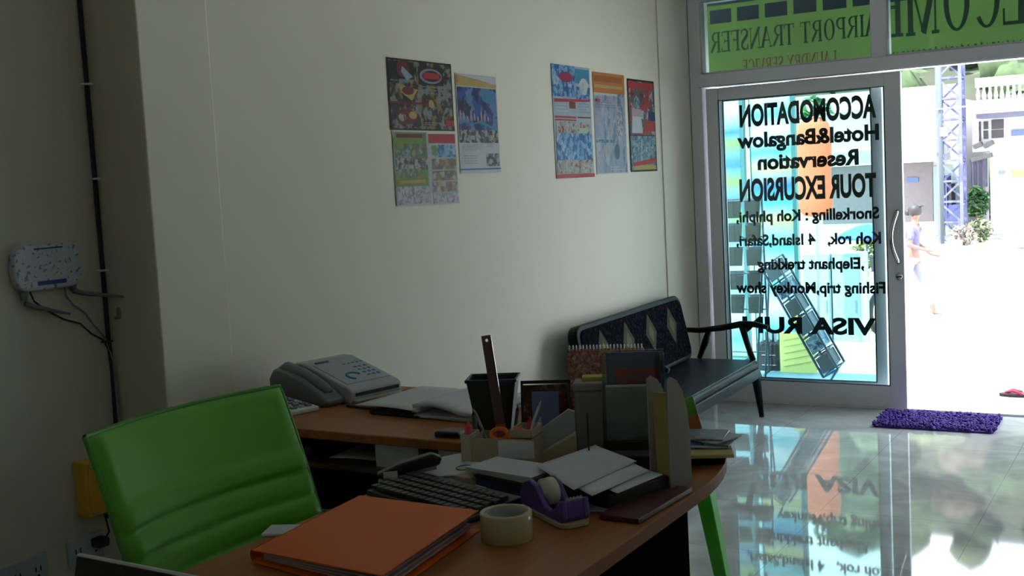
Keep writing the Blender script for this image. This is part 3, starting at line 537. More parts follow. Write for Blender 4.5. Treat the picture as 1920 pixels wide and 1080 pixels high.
for k in range(4): quad(g, [(-1.420, 1.458, .759+.0025*k), (-1.115-.006*k, 1.412+.004*k, .763+.0055*k), (-1.160-.004*k, 1.742, .763+.0055*k), (-1.455, 1.785, .759+.0025*k)], .003)
g.build('papers', mat('folder_papers', (.45, .36, .36), .8), t)
tag(B().box((-1.50, 1.62, .753), (.10, .06, .004), .4).build('note_slip', 'paper'), 'white slip poking out under the left edge of the orange folder', 'paper')
# packing tape
t = thing('packing_tape_roll', 'clear tan packing tape roll standing flat beside the orange folder', 'tape', (-1.080, 1.737, ZT))
g = B(); g.lathe([(.047, 0), (.0485, .002), (.0485, .050), (.047, .052), (.039, .052), (.039, 0), (.047, 0)], 40); g.build('tape_winding', 'tape', t)
g = B(); g.lathe([(.039, .001), (.039, .051), (.0365, .051), (.0365, .001), (.039, .001)], 40); g.build('cardboard_core', 'tapein', t)
# tape dispenser
t = thing('tape_dispenser', 'purple desktop tape dispenser with a cream tape roll', 'tape dispenser', (-1.062, 1.888, ZT), math.radians(-33)); t.scale = (1, 1, .88)
def side(pts): return Matrix.Rotation(PI/2, 4, 'X')
prof = [(-.090, .012), (.080, .012), (.088, .022), (.084, .062), (.070, .058), (.055, .040), (.036, .030), (.012, .034), (-.005, .052), (-.020, .070), (-.048, .078), (-.075, .066), (-.092, .038)]
for s_ in (1, -1):
    g = B(); g.prism(prof, .012, Matrix.Translation((0, s_*.024+.006, 0))@Matrix.Rotation(PI/2, 4, 'X')); g.build('side_wall', 'purple', t, .004, 3)
prof = [(-.088, .012), (.080, .012), (.086, .022), (.082, .060), (.068, .052), (.050, .026), (-.03, .018), (-.088, .036)]
g = B(); g.prism(prof, .040, Matrix.Translation((0, .02, 0))@Matrix.Rotation(PI/2, 4, 'X')); g.build('body', 'purple', t, .003)
g = B(); g.prism(rrect(.184, .066, .02), .013, Matrix.Translation((-.002, 0, 0))); g.build('weighted_base', 'tan', t, .003)
g = B(); g.cyl((.0-.022, 0, .052), .030, .022, 28, 'Y'); g.build('tape_roll', 'cream', t); g = B(); g.cyl((-.022, 0, .052), .012, .034, 20, 'Y'); g.build('hub', 'white', t)
g = B(); g.prism([(-.018, 0)]+[(-.018+.036*i/10, .004+.003*(i % 2)) for i in range(11)]+[(.018, 0)], .0012, Matrix.Translation((.080, 0, .060))@Matrix.Rotation(PI/2, 4, 'Z')@Matrix.Rotation(PI/2, 4, 'X')); g.build('cutter_blade', 'mag', t)
# sheets helper
def sheet(name, P, m, label, cat='paper', th=.0012, sag=.004, nz=0, group=None):
    P = [Vector(p) for p in P]
    def f(a, b_):
        p = P[0].lerp(P[1], a).lerp(P[3].lerp(P[2], a), b_); p.z += sag*math.sin(PI*a)*math.sin(PI*b_)+nz*math.sin(a*7+b_*3); return p
    o = B().grid(f, 10, 10).build(name, m, None, solid=th); tag(o, label, cat, group); return o
PV = mat('scribbled_paper', (.62, .64, .70), .8, var=.05, scale=90)
# pile on the right, raised on a dark tray
tag(B().box((-1.045, 2.075, ZT+.018), (.20, .18, .036), -.35).build('letter_tray', 'black', None, .005), 'black shallow tray under the fanned papers', 'tray')
sheet('paper_sheet', [(-1.155, 2.07, .793), (-1.165, 2.205, .797), (-.925, 2.10, .793), (-.955, 1.95, .791)], PV, 'lowest fanned paper right of the tape dispenser', group=None)
sheet('paper_sheet', [(-1.165, 2.035, .798), (-1.12, 2.225, .802), (-.955, 2.10, .799), (-.985, 1.90, .796)], 'paper', 'middle sheet of the fanned papers right of the dispenser, its corner towards the desk edge')
o = sheet('paper_sheet', [(-1.19, 2.045, .803), (-1.145, 2.235, .807), (-1.00, 2.14, .805), (-1.03, 1.91, .801)], PV, 'topmost fanned paper pierced by the bill spike')
t = thing('bill_spike', 'thin black bill spike standing through the fanned papers', 'bill spike', (-1.135, 2.185, .7865)); B().tube([(0, 0, 0), (0, 0, .105)], .0018, 6).build('spike', 'black', t); B().cyl((0, 0, .002), .03, .004).build('base', 'black', t)
# paper stack left of it on a navy box
t = thing('navy_box', 'dark navy cardboard box under the white paper stack in the middle of the desk', 'box', (-1.245, 2.055, ZT), -.25); bx('body', (0, 0, .012), (.15, .11, .024), 'dkblue', t, .003); bx('lid', (0, 0, .024), (.153, .113, .006), 'black', t, .001)
t = thing('paper_stack', 'stack of white printed slips on the navy box', 'paper', (-1.262, 2.065, .7785), -.20)
for k in range(5): B().box((.003*k, -.002*k, .0015+.003*k), (.185, .105, .0026), .02*k-.04).build('slip', 'paper2' if k % 2 else PV, t)
tag(B().box((-1.350, 2.03, ZT+.012), (.05, .05, .024), -.2).build('tan_box', 'tan', None, .002), 'small tan carton at the left end of the navy box', 'box')
# papers with rubber band
for i, (P, lab) in enumerate((([(-1.49, 2.02, .754), (-1.50, 2.13, .755), (-1.31, 2.12, .754), (-1.29, 1.975, .754)], 'lowest white slip behind the keyboard'), ([(-1.465, 1.985, .758), (-1.52, 2.14, .760), (-1.40, 2.22, .760), (-1.30, 2.06, .759)], 'middle white slip of the pile left of the pen holder'))): sheet('paper_sheet', P, 'paper', lab)
g = B(); n = 40; c = Vector((-1.435, 2.115, .767)); rnd = random.Random(4)
g.add([c+Vector((.085*math.cos(2*PI*i/n)*(1+.10*math.cos(4*PI*i/n)), .105*math.sin(2*PI*i/n)*(1+.06*math.sin(6*PI*i/n)), .003*math.sin(i))) for i in range(n)], [tuple(range(n))]); tag(g.build('rounded_slip', PV, None, solid=.002), 'rounded white slip on top of the pile left of the pen holder', 'paper')
tag(B().tube(arc((-1.40, 2.09, .770), .021, 0, 2*PI, 24, 'XY'), .0016, 6, False).build('rubber_band', mat('brown_rubber', (.20, .17, .15), .6)), 'brown rubber band lying on the rounded white slip', 'rubber band')
# stapler
t = thing('stapler', 'black stapler with a white label left of the keyboard', 'stapler', (-1.493, 2.00, ZT), math.radians(40)); t.scale = (.9, .9, .9)
bx('base', (0, 0, .006), (.15, .038, .012), 'black', t, .004)
g = B(); g.prism([(-.07, .016), (.078, .040), (.085, .058), (.06, .070), (-.02, .052), (-.078, .030)], .034, Matrix.Translation((0, .017, 0))@Matrix.Rotation(PI/2, 4, 'X')); g.build('upper_arm', 'black', t, .006, 3)
g = B(); g.bar((-.065, 0, .016), (.07, 0, .034), .018, .010); g.build('magazine', 'mag', t)
g = B(); g.box((.0-.045, -.0185, .028), (.035, .002, .016)); g.build('label', 'white', t)
# keyboard
t = thing('keyboard', 'black computer keyboard half under the orange folder', 'keyboard', (-1.335, 1.90, ZT), math.radians(-17))
g = B(); g.prism([(-.075, 0), (.075, 0), (.075, .022), (-.075, .012)], .335, Matrix.Translation((-.168, 0, 0))@Matrix.Rotation(PI/2, 4, 'Z')@Matrix.Rotation(PI/2, 4, 'X')); g.build('case', 'black', t, .003)
g = B(); KM = mat('key_caps', (.035, .037, .04), .45)
for j in range(5):
    for i in range(16):
        yy = -.055+.023*j; g.box((-.155+.0202*i+.003*(j % 2), yy, .0225+.0667*yy), (.0165, .018, .008), taper=1.12)
g.build('keys', KM, t, .0015)
# pen organiser
t = thing('desk_organiser', 'tan pen holder box with a white label, full of pens and scissors', 'pen holder', (-1.350, 2.195, ZT), math.radians(12))
def openbox(g, c, d, th=.003):
    x, y, z = c; w_, l, h = d
    for s_ in (-1, 1): g.box((x+s_*(w_-th)/2, y, z+h/2), (th, l, h)); g.box((x, y+s_*(l-th)/2, z+h/2), (w_-2*th, th, h))
    g.box((x, y, z+th/2), (w_-2*th, l-2*th, th)); return g
openbox(B(), (0, 0, 0), (.15, .085, .075)).build('main_bin', 'tan', t, .001)
openbox(B(), (-.088, -.01, 0), (.025, .06, .082)).build('side_slot', 'beige', t, .001)
openbox(B(), (.045, .005, .0755), (.055, .075, .02)).build('upper_rim', 'tan', t, .001)
B().box((.035, -.0435, .052), (.085, .0015, .040)).build('label', 'paper', t)
def inst(name, p, q, r, m, label, cat, extra=None):
    t = thing(name, label, cat, p); q = Vector(q)-Vector(p); B().tube([(0, 0, 0), q*.9], r, 8).build('barrel', m, t); B().tube([q*.9, q], [r, r*.3], 8).build('tip', extra or m, t); return t
t = thing('ruler', 'long dark plum ruler with a hole, standing upright in the pen holder', 'ruler', (-1.375, 2.225, .7525), 0)
dv = Vector((-.043, .010, .297)); xx = Vector((1, .28, .16)).normalized()
def rul(s0, s1, wd, th, nm, m):
    d = dv.normalized(); x = (xx-d*xx.dot(d)).normalized(); y = d.cross(x); R_ = Matrix((x, y, d)).transposed(); a = dv*s0; b_ = dv*s1; B().box((a+b_)/2, (wd, th, (b_-a).length), rot=R_).build(nm, m, t, .0006)
rul(0, .30, .025, .0026, 'lower_part', mat('orange_acrylic', (.34, .07, .01), .3)); 
d = dv.normalized(); x = (xx-d*xx.dot(d)).normalized(); y = d.cross(x); MR = Matrix((x, d, -y)).transposed().to_4x4(); MR.translation = dv*.30
L_ = dv.length*.70; top = [(.0125, 0), (.0125, L_-.006), (.009, L_), (-.009, L_), (-.0125, L_-.006), (-.0125, 0)]
g = B(); hc = (0, L_-.012); hr = .0038; n = 16
# blade with a real hole: outer and hole rings joined by quads in the top square
def ringpt(i): a = 2*PI*i/n; return (hc[0]+hr*math.cos(a), hc[1]+hr*math.sin(a))
def sqpt(i):
    a = 2*PI*i/n; c_, s_ = math.cos(a), math.sin(a); k = .0118/max(abs(c_), abs(s_)); return (hc[0]+k*c_, hc[1]+k*s_)
for z in (-.0013, .0013):
    base = [MR@Vector((*ringpt(i), z)) for i in range(n)]+[MR@Vector((*sqpt(i), z)) for i in range(n)]
    g.add(base, [(i, (i+1) % n, (i+1) % n+n, i+n) for i in range(n)])
g.add([MR@Vector((*ringpt(i), z)) for z in (-.0013, .0013) for i in range(n)], [(i, (i+1) % n, (i+1) % n+n, i+n) for i in range(n)])
g.add([MR@Vector((*sqpt(i), z)) for z in (-.0013, .0013) for i in range(n)], [(i, (i+1) % n, (i+1) % n+n, i+n) for i in range(n)])
g.prism([(-.0118, 0), (.0118, 0), (.0118, hc[1]-.0118), (-.0118, hc[1]-.0118)], .0026, MR@Matrix.Translation((0, 0, -.0013)))
g.build('blade', 'rulerm', t)
t = thing('scissors', 'scissors with bright orange handles standing in the pen holder', 'scissors', (-1.338, 2.180, .826), math.radians(12))
for s_ in (-1, 1): B().tube([Vector((s_*.021, 0, .004))+Vector((.020*math.cos(a), 0.006*math.sin(a), .012*math.sin(a))) for a in [2*PI*i/16 for i in range(17)]], .0055, 8, False).build('handle', 'orangep', t)
B().prism([(-.006, -.06), (.006, -.06), (.004, 0), (-.004, 0)], .002, Matrix.Rotation(PI/2, 4, 'X')).build('blades', 'mag', t)
inst('marker_pen', (-1.440, 2.170, 0.757), (-1.440, 2.170, 0.855), .0085, 'pink', 'thick red-pink marker in the left slot of the pen holder', 'pen')
inst('marker_pen', (-1.433, 2.197, 0.757), (-1.447, 2.207, 0.875), .0055, 'black', 'black marker beside the pink one in the left slot', 'pen')
inst('pen', (-1.335, 2.215, 0.757), (-1.270, 2.220, 0.905), .0032, 'white', 'thin white pen leaning right in the pen holder', 'pen')
inst('pen', (-1.320, 2.205, 0.757), (-1.297, 2.215, 0.868), .0045, 'red', 'red capped pen at the right of the pen holder', 'pen')
inst('pen', (-1.365, 2.235, 0.757), (-1.347, 2.245, 0.885), .004, 'dkblue', 'dark blue pen behind the scissors in the pen holder', 'pen')
inst('pen', (-1.310, 2.230, 0.757), (-1.283, 2.235, 0.862), .004, 'beige', 'beige pencil at the back of the pen holder', 'pen')
inst('pen', (-1.390, 2.205, 0.757), (-1.465, 2.235, 0.872), .004, 'gcable', 'grey pen leaning left out of the pen holder', 'pen')
# notepads in front of the picture frame
def slab(name, c, d, rz, m, label, cat, rx=0, bev=.001):
    t = B().box((0, 0, 0), d).build(name, m, None, bev); t.location = c; t.rotation_euler = (rx, 0, rz); tag(t, label, cat); return t
g = B(); g.prism([(-.045, 0), (.045, 0), (.045, .105), (.030, .110), (-.045, .060)], .014, Matrix.Rotation(PI/2, 4, 'X')); o = g.build('note_pad', 'lgrey', None, .001); o.location = (-1.270, 2.285, ZT+.012); o.rotation_euler = (0, 0, .45); tag(o, 'slanted pale grey notepad standing right of the pens', 'notepad')
g = B(); g.prism([(-.05, 0), (.05, 0), (.05, .075), (-.05, .02)], .035, Matrix.Rotation(PI/2, 4, 'X')); o = g.build('tan_file', 'tan', None, .002); o.location = (-1.262, 2.262, ZT); o.rotation_euler = (0, 0, .45); tag(o, 'tan slanted card holder behind the right end of the pen holder', 'card holder')
slab('blue_card', (-1.325, 2.335, ZT+.075), (.065, .004, .15), .35, mat('violet_blue_card', (.14, .17, .38), .5), 'violet-blue card leaning behind the grey notepad', 'card', -.12)
# dark green tapered bin
t = thing('tapered_bin', 'dark green tapered desk bin behind the ruler', 'bin', (-1.515, 2.41, ZT), math.radians(24))
DG = mat('dark_green_plastic', (.022, .032, .022), .4); g = B()
def frus(wb, db, wt, dt, h, th=.004):
    o = []
    for (a, b_, z) in ((wb, db, 0), (wt, dt, h), (wt-2*th, dt-2*th, h), (wb-2*th, db-2*th, th)): o += [(-a/2, -b_/2, z), (a/2, -b_/2, z), (a/2, b_/2, z), (-a/2, b_/2, z)]
    return o
g.add(frus(.075, .06, .125, .095, .165), [(3, 2, 1, 0), (12, 13, 14, 15)]+[(4*k+i, 4*k+(i+1) % 4, 4*k+4+(i+1) % 4, 4*k+4+i) for k in range(3) for i in range(4)]); g.build('bin_wall', DG, t, .002)
g = B()
for s_, sx, sy_, a, b_ in ((0, 0, -.0475, .129, .006), (0, 0, .0475, .129, .006), (0, -.0625, 0, .006, .101), (0, .0625, 0, .006, .101)): g.box((sx, sy_, .163), (a, b_, .008))
g.build('rim', 'dkblue', t, .002)
# picture frame calendar
t = thing('desk_picture', 'small desk picture with an orange-brown image and black frame', 'picture frame', (-1.368, 2.41, ZT), math.radians(22))
RX = Matrix.Rotation(math.radians(-12), 3, 'X')
g = B(); g.box(RX@Vector((0, .0, .08)), (.125, .004, .14), rot=RX); g.build('picture', picture('print_orange_brown', [(.10, .03, .01), (.30, .10, .02), (.05, .03, .01), (.22, .18, .10), (.14, .05, .02)], 35), t)
g = B(); g.box(RX@Vector((0, -.001, .157)), (.125, .010, .008), rot=RX); g.box(RX@Vector((.0595, -.001, .08)), (.006, .008, .155), rot=RX); g.box(RX@Vector((-.0595, -.001, .08)), (.006, .008, .155), rot=RX); g.box(RX@Vector((0, -.001, .006)), (.125, .008, .01), rot=RX); g.build('frame', 'black', t, .001)
g = B(); g.bar((.055, .02, .15), (.085, -.06, .003), .008, .004); g.build('easel_leg', 'black', t)
# white-grey box
t = thing('storage_box', 'tall pale grey box behind the clear leaflet holder', 'box', (-1.175, 2.42, ZT), math.radians(22))
LG = mat('pale_grey_box', (.30, .29, .28), .55); bx('body', (0, 0, .078), (.20, .06, .156), LG, t, .004); bx('lid', (0, 0, .160), (.206, .066, .024), LG, t, .006)
tag(B().box((-1.19, 2.425, .9275), (.14, .04, .008), math.radians(25)).build('yellow_notepad', mat('yellow_paper', (.5, .42, .10), .7), None), 'yellow notepad lying on the pale grey box', 'notepad')
# floral spiral calendar
t = thing('spiral_calendar', 'floral desk calendar with white spiral binding standing behind the grey box', 'calendar', (-1.255, 2.53, ZT-.0), math.radians(20))
FL = picture('print_flowers', [(.36, .10, .09), (.60, .36, .34), (.50, .18, .12), (.70, .52, .50), (.30, .14, .16), (.60, .28, .16)], 70)
g = B()
for s_ in (-1, 1): g.box((0, s_*.020, .114), (.19, .003, .230), rot=Matrix.Rotation(-s_*-.17, 3, 'X'))
g.build('pages', FL, t)
g = B(); g.box((0, -.030, .206), (.19, .002, .03), rot=Matrix.Rotation(-.17, 3, 'X'))
for i in range(22):
    x = -.09+.0086*i; g.tube([(x, .007*math.cos(a), .230+.007*math.sin(a)) for a in [2*PI*k/10 for k in range(11)]], .0012, 5, False)
g.v = g.v[8:]; g.f = [tuple(i-8 for i in f) for f in g.f[6:]]; g.mi = g.mi[6:]; g.sm = g.sm[6:]
g.build('spiral_binding', 'white', t)
# clear leaflet holder facing the visitor
t = thing('leaflet_holder', 'clear two-tier leaflet holder with blue and grey leaflets facing the room', 'leaflet holder', (-1.100, 2.355, ZT), math.radians(22))
g = B(); g.box((0, .030, .125), (.140, .003, .25), rot=Matrix.Rotation(-.10, 3, 'X')); g.build('back_plate', 'acryl', t)
for s_ in (-1, 1): g = B(); g.prism([(-.055, 0), (.035, 0), (.048, .235), (.02, .245), (-.05, .10)], .003, Matrix.Translation((s_*.0695-.0015, 0, 0))@Matrix(((0, 0, 1, 0), (1, 0, 0, 0), (0, 1, 0, 0), (0, 0, 0, 1)))); g.build('side_plate', 'acryl', t)
g = B(); g.box((0, -.045, .115), (.136, .003, .125), rot=Matrix.Rotation(-.06, 3, 'X')); g.build('lower_pocket', 'acryl', t); g = B(); g.box((0, .002, .205), (.136, .003, .075), rot=Matrix.Rotation(-.08, 3, 'X')); g.build('upper_pocket', 'acryl', t)
g = B(); g.box((0, -.01, .003), (.136, .085, .005)); g.build('foot_plate', 'acryl', t)
def leaf(c, d, m, label, rx=-.08, rz=math.radians(22), name='leaflet'):
    o = B().box((0, 0, 0), d).build(name, m, None, .0004); T = Matrix.Translation((-1.100, 2.355, ZT))@Matrix.Rotation(rz, 4, 'Z'); o.location = T@Vector(c); o.rotation_euler = (rx, 0, rz); tag(o, label, 'leaflet')
leaf((0, .019, .200), (.125, .008, .095), mat('navy_leaflet', (.06, .09, .22), .4), 'navy blue leaflet in the top tier of the clear holder')
leaf((.008, .0105, .190), (.10, .004, .045), picture('print_red_leaflet', [(.75, .03, .03), (.65, .03, .03), (.4, .10, .05), (.6, .04, .03)], 30), 'red leaflet standing low in the top tier of the clear holder')
leaf((0, -.022, .115), (.125, .030, .125), mat('grey_leaflets', (.50, .52, .52), .5, var=.12, scale=20), 'pale grey leaflets in the lower tier of the clear holder')
g = B(); g.box((0, 0, .02), (.115, .06, .04)); o = g.build('dark_block', 'blackm', None, .003); T = Matrix.Translation((-1.100, 2.355, ZT))@Matrix.Rotation(math.radians(22), 4, 'Z'); o.location = T@Vector((0, -.105, 0)); o.rotation_euler = (0, 0, math.radians(22)); tag(o, 'black block filling the dark area below the front of the clear leaflet holder', 'box')  # plain black block filling the dark area beneath the lower tier
# side-on holder along the desk edge
t = thing('leaflet_holder', 'milky clear leaflet holder seen from its side near the desk edge', 'leaflet holder', (-.935, 2.165, ZT), math.radians(-2))
prof = [(-.052, 0), (.052, 0), (.052, .10), (.042, .155), (.022, .200), (-.005, .228), (-.035, .240), (-.052, .236)]
MILK = translucent('milky_acrylic', (.42, .39, .36), .45, .12)
for s_ in (-.022, .022): g = B(); g.prism(prof, .0025, Matrix.Translation((s_, 0, 0))@Matrix(((0, 0, 1, 0), (1, 0, 0, 0), (0, 1, 0, 0), (0, 0, 0, 1)))); g.build('side_plate', MILK, t)
g = B(); g.box((.001, 0, .002), (.046, .10, .003)); g.build('foot_plate', MILK, t)
for k, (m, lab) in enumerate(((mat('yellow_leaflet', (.40, .34, .12), .5), 'yellowish leaflet in the side-on holder'), (mat('rose_leaflet', (.42, .22, .20), .5), 'rose leaflet in the side-on holder'), (mat('grey_leaflet_b', (.30, .30, .32), .5), 'grey leaflet in the side-on holder'))):
    o = B().box((0, 0, 0), (.030, .006, .20-.03*k)).build('leaflet', m, None, .0004); o.location = (-.935, 2.13+.028*k, ZT+.108-.015*k); o.rotation_euler = (.06, 0, math.radians(-2)); tag(o, lab, 'leaflet')
# leaflets on the far corner
slab('dark_folder', (-.972, 2.425, ZT+.012), (.12, .15, .022), .30, 'dark', 'dark folder with a yellow edge on the far right desk corner', 'folder')
slab('yellow_booklet', (-.955, 2.385, ZT+.028), (.14, .15, .008), .42, mat('yellow_edge', (.46, .38, .14), .6), 'thin yellow booklet on the dark folder at the far desk corner', 'booklet')
for k, (dx, dy, rz, m, lab) in enumerate(((0, 0, .35, 'lgrey', 'lowest grey leaflet of the pile on the far desk corner'), (.012, .018, .05, P_boat, 'blue-grey leaflet of the pile on the far desk corner, second from below'), (.004, .03, -.25, 'paper2', 'white leaflet twisted across the pile on the far desk corner'), (-.012, .02, .2, P_isle, 'topmost misty blue leaflet of the pile on the far desk corner'))):
    slab('leaflet', (-.965+dx, 2.41+dy, ZT+.036+.0045*k), (.13, .10, .004), rz, m, lab, 'leaflet')
o = B().box((0, 0, .05), (.05, .004, .10)).build('leaning_leaflet', bands('print_rainbow_leaflet', [(.0, (.35, .06, .02)), (.5, (.45, .14, .03)), (.58, (.08, .34, .04)), (.9, (.20, .50, .08)), (.95, (.6, .62, .2))], 9, .05), None, .0006); o.location = (-1.01, 2.49, ZT+.022); o.rotation_euler = (-.2, -.25, .4); tag(o, 'green and orange leaflet leaning behind the side-on holder', 'leaflet')
slab('maroon_folder', (-.925, 2.02, ZT+.006), (.085, .24, .010), -.05, 'maroon', 'dark maroon folder under the right side of the fanned papers', 'folder')
slab('clear_sleeve', (-1.0, 1.965, ZT+.0035), (.12, .05, .003), .2, 'lgrey', 'pale plastic sleeve poking out below the fanned papers', 'sleeve')
# laptop near the left front corner
t = thing('laptop', 'white rimmed laptop at the near left corner of the main desk, only its lid visible', 'laptop', (-1.19, .965, ZT), math.radians(-1))
bx('base', (0, -.10, .010), (.30, .20, .018), 'white', t, .005); bx('keyboard', (0, -.095, .0195), (.26, .10, .003), 'black', t)
RL = Matrix.Rotation(math.radians(-14), 3, 'X')
g = B(); g.box(RL@Vector((0, .004, .079))+Vector((0, .006, .018)), (.30, .008, .150), rot=RL); g.build('lid', 'white', t, .003); g = B(); g.box(RL@Vector((0, -.0008, .079))+Vector((0, .006, .018)), (.292, .002, .142), rot=RL); g.build('screen', 'black', t)
# ------------------------------------------------------------------ outside: shop sign behind the transoms
SIGN = translucent('green_banner_vinyl', (.20, .265, .125), .70)
t = thing('shop_banner', 'green shop banner seen from behind through the transom windows', 'sign', (0, 0, 0))
g = B(); g.box((-.45, 6.95, 2.435), (4.65, .004, .81)); g.build('banner_sheet', SIGN, t)
g = B(); g.box((-.45, 6.975, 2.855), (4.7, .03, .03)); g.box((-.45, 6.975, 1.985), (4.7, .012, .012))
for x in (-2.77, 1.86): g.box((x, 6.975, 2.42), (.03, .03, .86))
g.box((-.45, 6.972, 2.475), (4.7, .02, .012)); g.build('banner_frame', 'alud', t)
DKG = mat('dark_green_print', (.010, .045, .020), .6); DKR = mat('dull_red_print', (.13, .035, .02), .6); DBL = mat('dark_blue_pictures', (.010, .025, .05), .5)
# serif letters: strokes (x0,y0,x1,y1,width) in a 1 x 1 cell
TH, TN = .17, .06
def srf(x, y, w=.34): return (x-w/2, y, x+w/2, y, TN)
GL = {
 'A': (.9, [(.12, 0, .46, 1, TN), (.44, 1, .80, 0, TH), (.22, .34, .68, .34, TN), srf(.12, .02, .24), srf(.80, .02, .28)]),
 'I': (.45, [(.22, 0, .22, 1, TH), srf(.22, .02), srf(.22, .98)]),
 'R': (.9, [(.2, 0, .2, 1, TH), srf(.2, .02, .32), (.04, .97, .5, .97, TN), (.5, .97, .66, .86, .10), (.67, .88, .67, .64, .15), (.66, .64, .5, .51, .10), (.5, .52, .2, .52, TN), (.46, .5, .82, .02, .15)]),
 'P': (.8, [(.2, 0, .2, 1, TH), srf(.2, .02, .32), (.04, .97, .5, .97, TN), (.5, .97, .66, .86, .10), (.67, .88, .67, .62, .15), (.66, .62, .5, .48, .10), (.5, .48, .2, .48, TN)]),
 'O': (.95, 'O'), 'C': (.9, 'C'), 'S': (.7, 'S'), 'G': (.9, 'C'),
 'T': (.8, [(.4, 0, .4, 1, TH), srf(.4, .02, .32), (.03, .97, .77, .97, TN), (.04, 1, .04, .78, TN), (.76, 1, .76, .78, TN)]),
 'N': (.95, [(.15, 0, .15, 1, TN), (.12, 1, .80, 0, TH), (.80, 0, .80, 1, TN), srf(.15, .02, .24), srf(.80, .98, .24), srf(.1, .98, .2)]),
 'F': (.75, [(.2, 0, .2, 1, TH), srf(.2, .02, .34), (.04, .97, .70, .97, TN), (.70, 1, .70, .78, TN), (.2, .52, .52, .52, TN), (.52, .62, .52, .42, TN)]),
 'E': (.8, [(.2, 0, .2, 1, TH), (.04, .03, .74, .03, TN), (.74, 0, .74, .24, TN), (.04, .97, .70, .97, TN), (.70, 1, .70, .78, TN), (.2, .52, .52, .52, TN), (.52, .62, .52, .42, TN)]),
 'L': (.75, [(.2, 0, .2, 1, TH), srf(.2, .98, .34), (.04, .03, .70, .03, TN), (.70, 0, .70, .28, TN)]),
 'M': (1.15, [(.17, 0, .17, 1, TN), (.15, 1, .55, .02, TH), (.55, .02, .95, 1, TN), (.95, 0, .95, 1, TH), srf(.17, .02, .24), srf(.95, .02, .3), srf(.13, .98, .2), srf(.99, .98, .2)]),
 'W': (1.3, [(.1, 1, .38, 0, TH), (.38, 0, .66, 1, TN), (.62, 1, .92, 0, TH), (.92, 0, 1.18, 1, TN), srf(.1, .98, .28), srf(.64, .98, .28), srf(1.18, .98, .22)]),
 'U': (.9, [(.17, 1, .17, .25, TH), (.17, .27, .30, .06, .12), (.30, .05, .60, .05, .08), (.58, .05, .74, .25, .07), (.74, .25, .74, 1, TN), srf(.17, .98, .3), srf(.74, .98, .24)]),
 'D': (.95, [(.2, 0, .2, 1, TH), (.04, .97, .5, .97, TN), (.04, .03, .5, .03, TN), (.5, .97, .76, .74, .12), (.78, .78, .78, .24, .16), (.76, .26, .5, .03, .12)]),
 'Y': (.85, [(.08, 1, .42, .48, TH), (.42, .48, .76, 1, TN), (.42, .52, .42, 0, TH), srf(.42, .02, .3), srf(.08, .98, .24), srf(.76, .98, .22)]),
 'V': (.85, [(.1, 1, .44, 0, TH), (.44, 0, .76, 1, TN), srf(.1, .98, .28), srf(.76, .98, .22)]), ' ': (.45, [])}
def serif(g, body, x0, x1, z, h, y):
    """letters from x1 down to x0, read from the street side"""
    tot = sum(GL[c][0] for c in body)*1.0; k = (x1-x0)/tot; cur = 0
    def pt(u, v, dy=0): return Vector((x1-(cur+u)*k, y+dy, z+v*h))
    def stroke(a, b_, c_, d_, wd, i):
        p = Vector((a, b_)); q = Vector((c_, d_)); dd = (q-p); 
        if dd.length < 1e-6: return
        n = Vector((-dd.y, dd.x)).normalized()*wd/2
        P = [pt(p.x+n.x, p.y+n.y, .0002*i), pt(q.x+n.x, q.y+n.y, .0002*i), pt(q.x-n.x, q.y-n.y, .0002*i), pt(p.x-n.x, p.y-n.y, .0002*i)]; g.add(P, [(0, 1, 2, 3)])
    for ch in body:
        wd, st = GL[ch]
        if st in ('O', 'C'):
            n = 28; a0, a1 = (0, 2*PI) if st == 'O' else (PI*.22, PI*1.78)
            P = []
            for i in range(n+1):
                a = a0+(a1-a0)*i/n; P += [pt(.46+.40*math.cos(a), .5+.51*math.sin(a)), pt(.46+.24*math.cos(a), .5+.46*math.sin(a))]
            g.add(P, [(2*i, 2*i+2, 2*i+3, 2*i+1) for i in range(n)])
            if st == 'C': stroke(.76, .98, .76, .70, TN, 1)
        elif st == 'S':
            pts = [(.58, .78), (.52, .93), (.34, 1), (.16, .92), (.11, .76), (.2, .62), (.44, .44), (.58, .28), (.54, .10), (.36, 0), (.16, .04), (.09, .22)]; ws = [.05, .05, .07, .12, .15, .17, .18, .16, .12, .07, .05, .04]
            for i in range(len(pts)-1): stroke(*pts[i], *pts[i+1], (ws[i]+ws[i+1])/2+.02, i)
            stroke(.60, 1, .60, .74, .05, 1); stroke(.08, .28, .08, 0, .05, 1)
        else:
            for i, s_ in enumerate(st): stroke(*s_, i)
        cur += wd
YS = 6.9455
g = B(); serif(g, 'AIRPORT TRANSFER', -2.61, -1.575, 2.154, .126, YS); g.build('lettering', DKG, t)
g = B(); serif(g, 'LAUNDRY SERVICE', -2.406, -1.816, 2.008, .082, YS); g.build('lettering', DKR, t)
g = B(); serif(g, 'WELCOME', -1.565, -.40, 2.130, .330, YS); g.build('lettering', DKG, t)
g = B(); rr = random.Random(8); x = -1.52
while x < -.3:
    wdt = rr.choice((.012, .02, .026)); hh = rr.uniform(.018, .032); g.box((x+wdt/2, YS, 2.02+.004*rr.random()+hh/2), (wdt*.35, .001, hh)); g.box((x+wdt*.8, YS, 2.02+rr.uniform(.008, .022)), (wdt*.6, .001, .008)); x += wdt+.012
g.build('small_print', DKG, t)
g = B()
for i in range(14): g.box((-2.535+.178*i, YS, 2.375), (.140, .001, .085))
g.build('picture_row', DBL, t)
g = B(); g.grid(lambda a, b_: Vector((-2.7+4.4*a, YS+.0, 2.445+.03*b_)), 1, 1); g.build('blue_border', DBL, t)
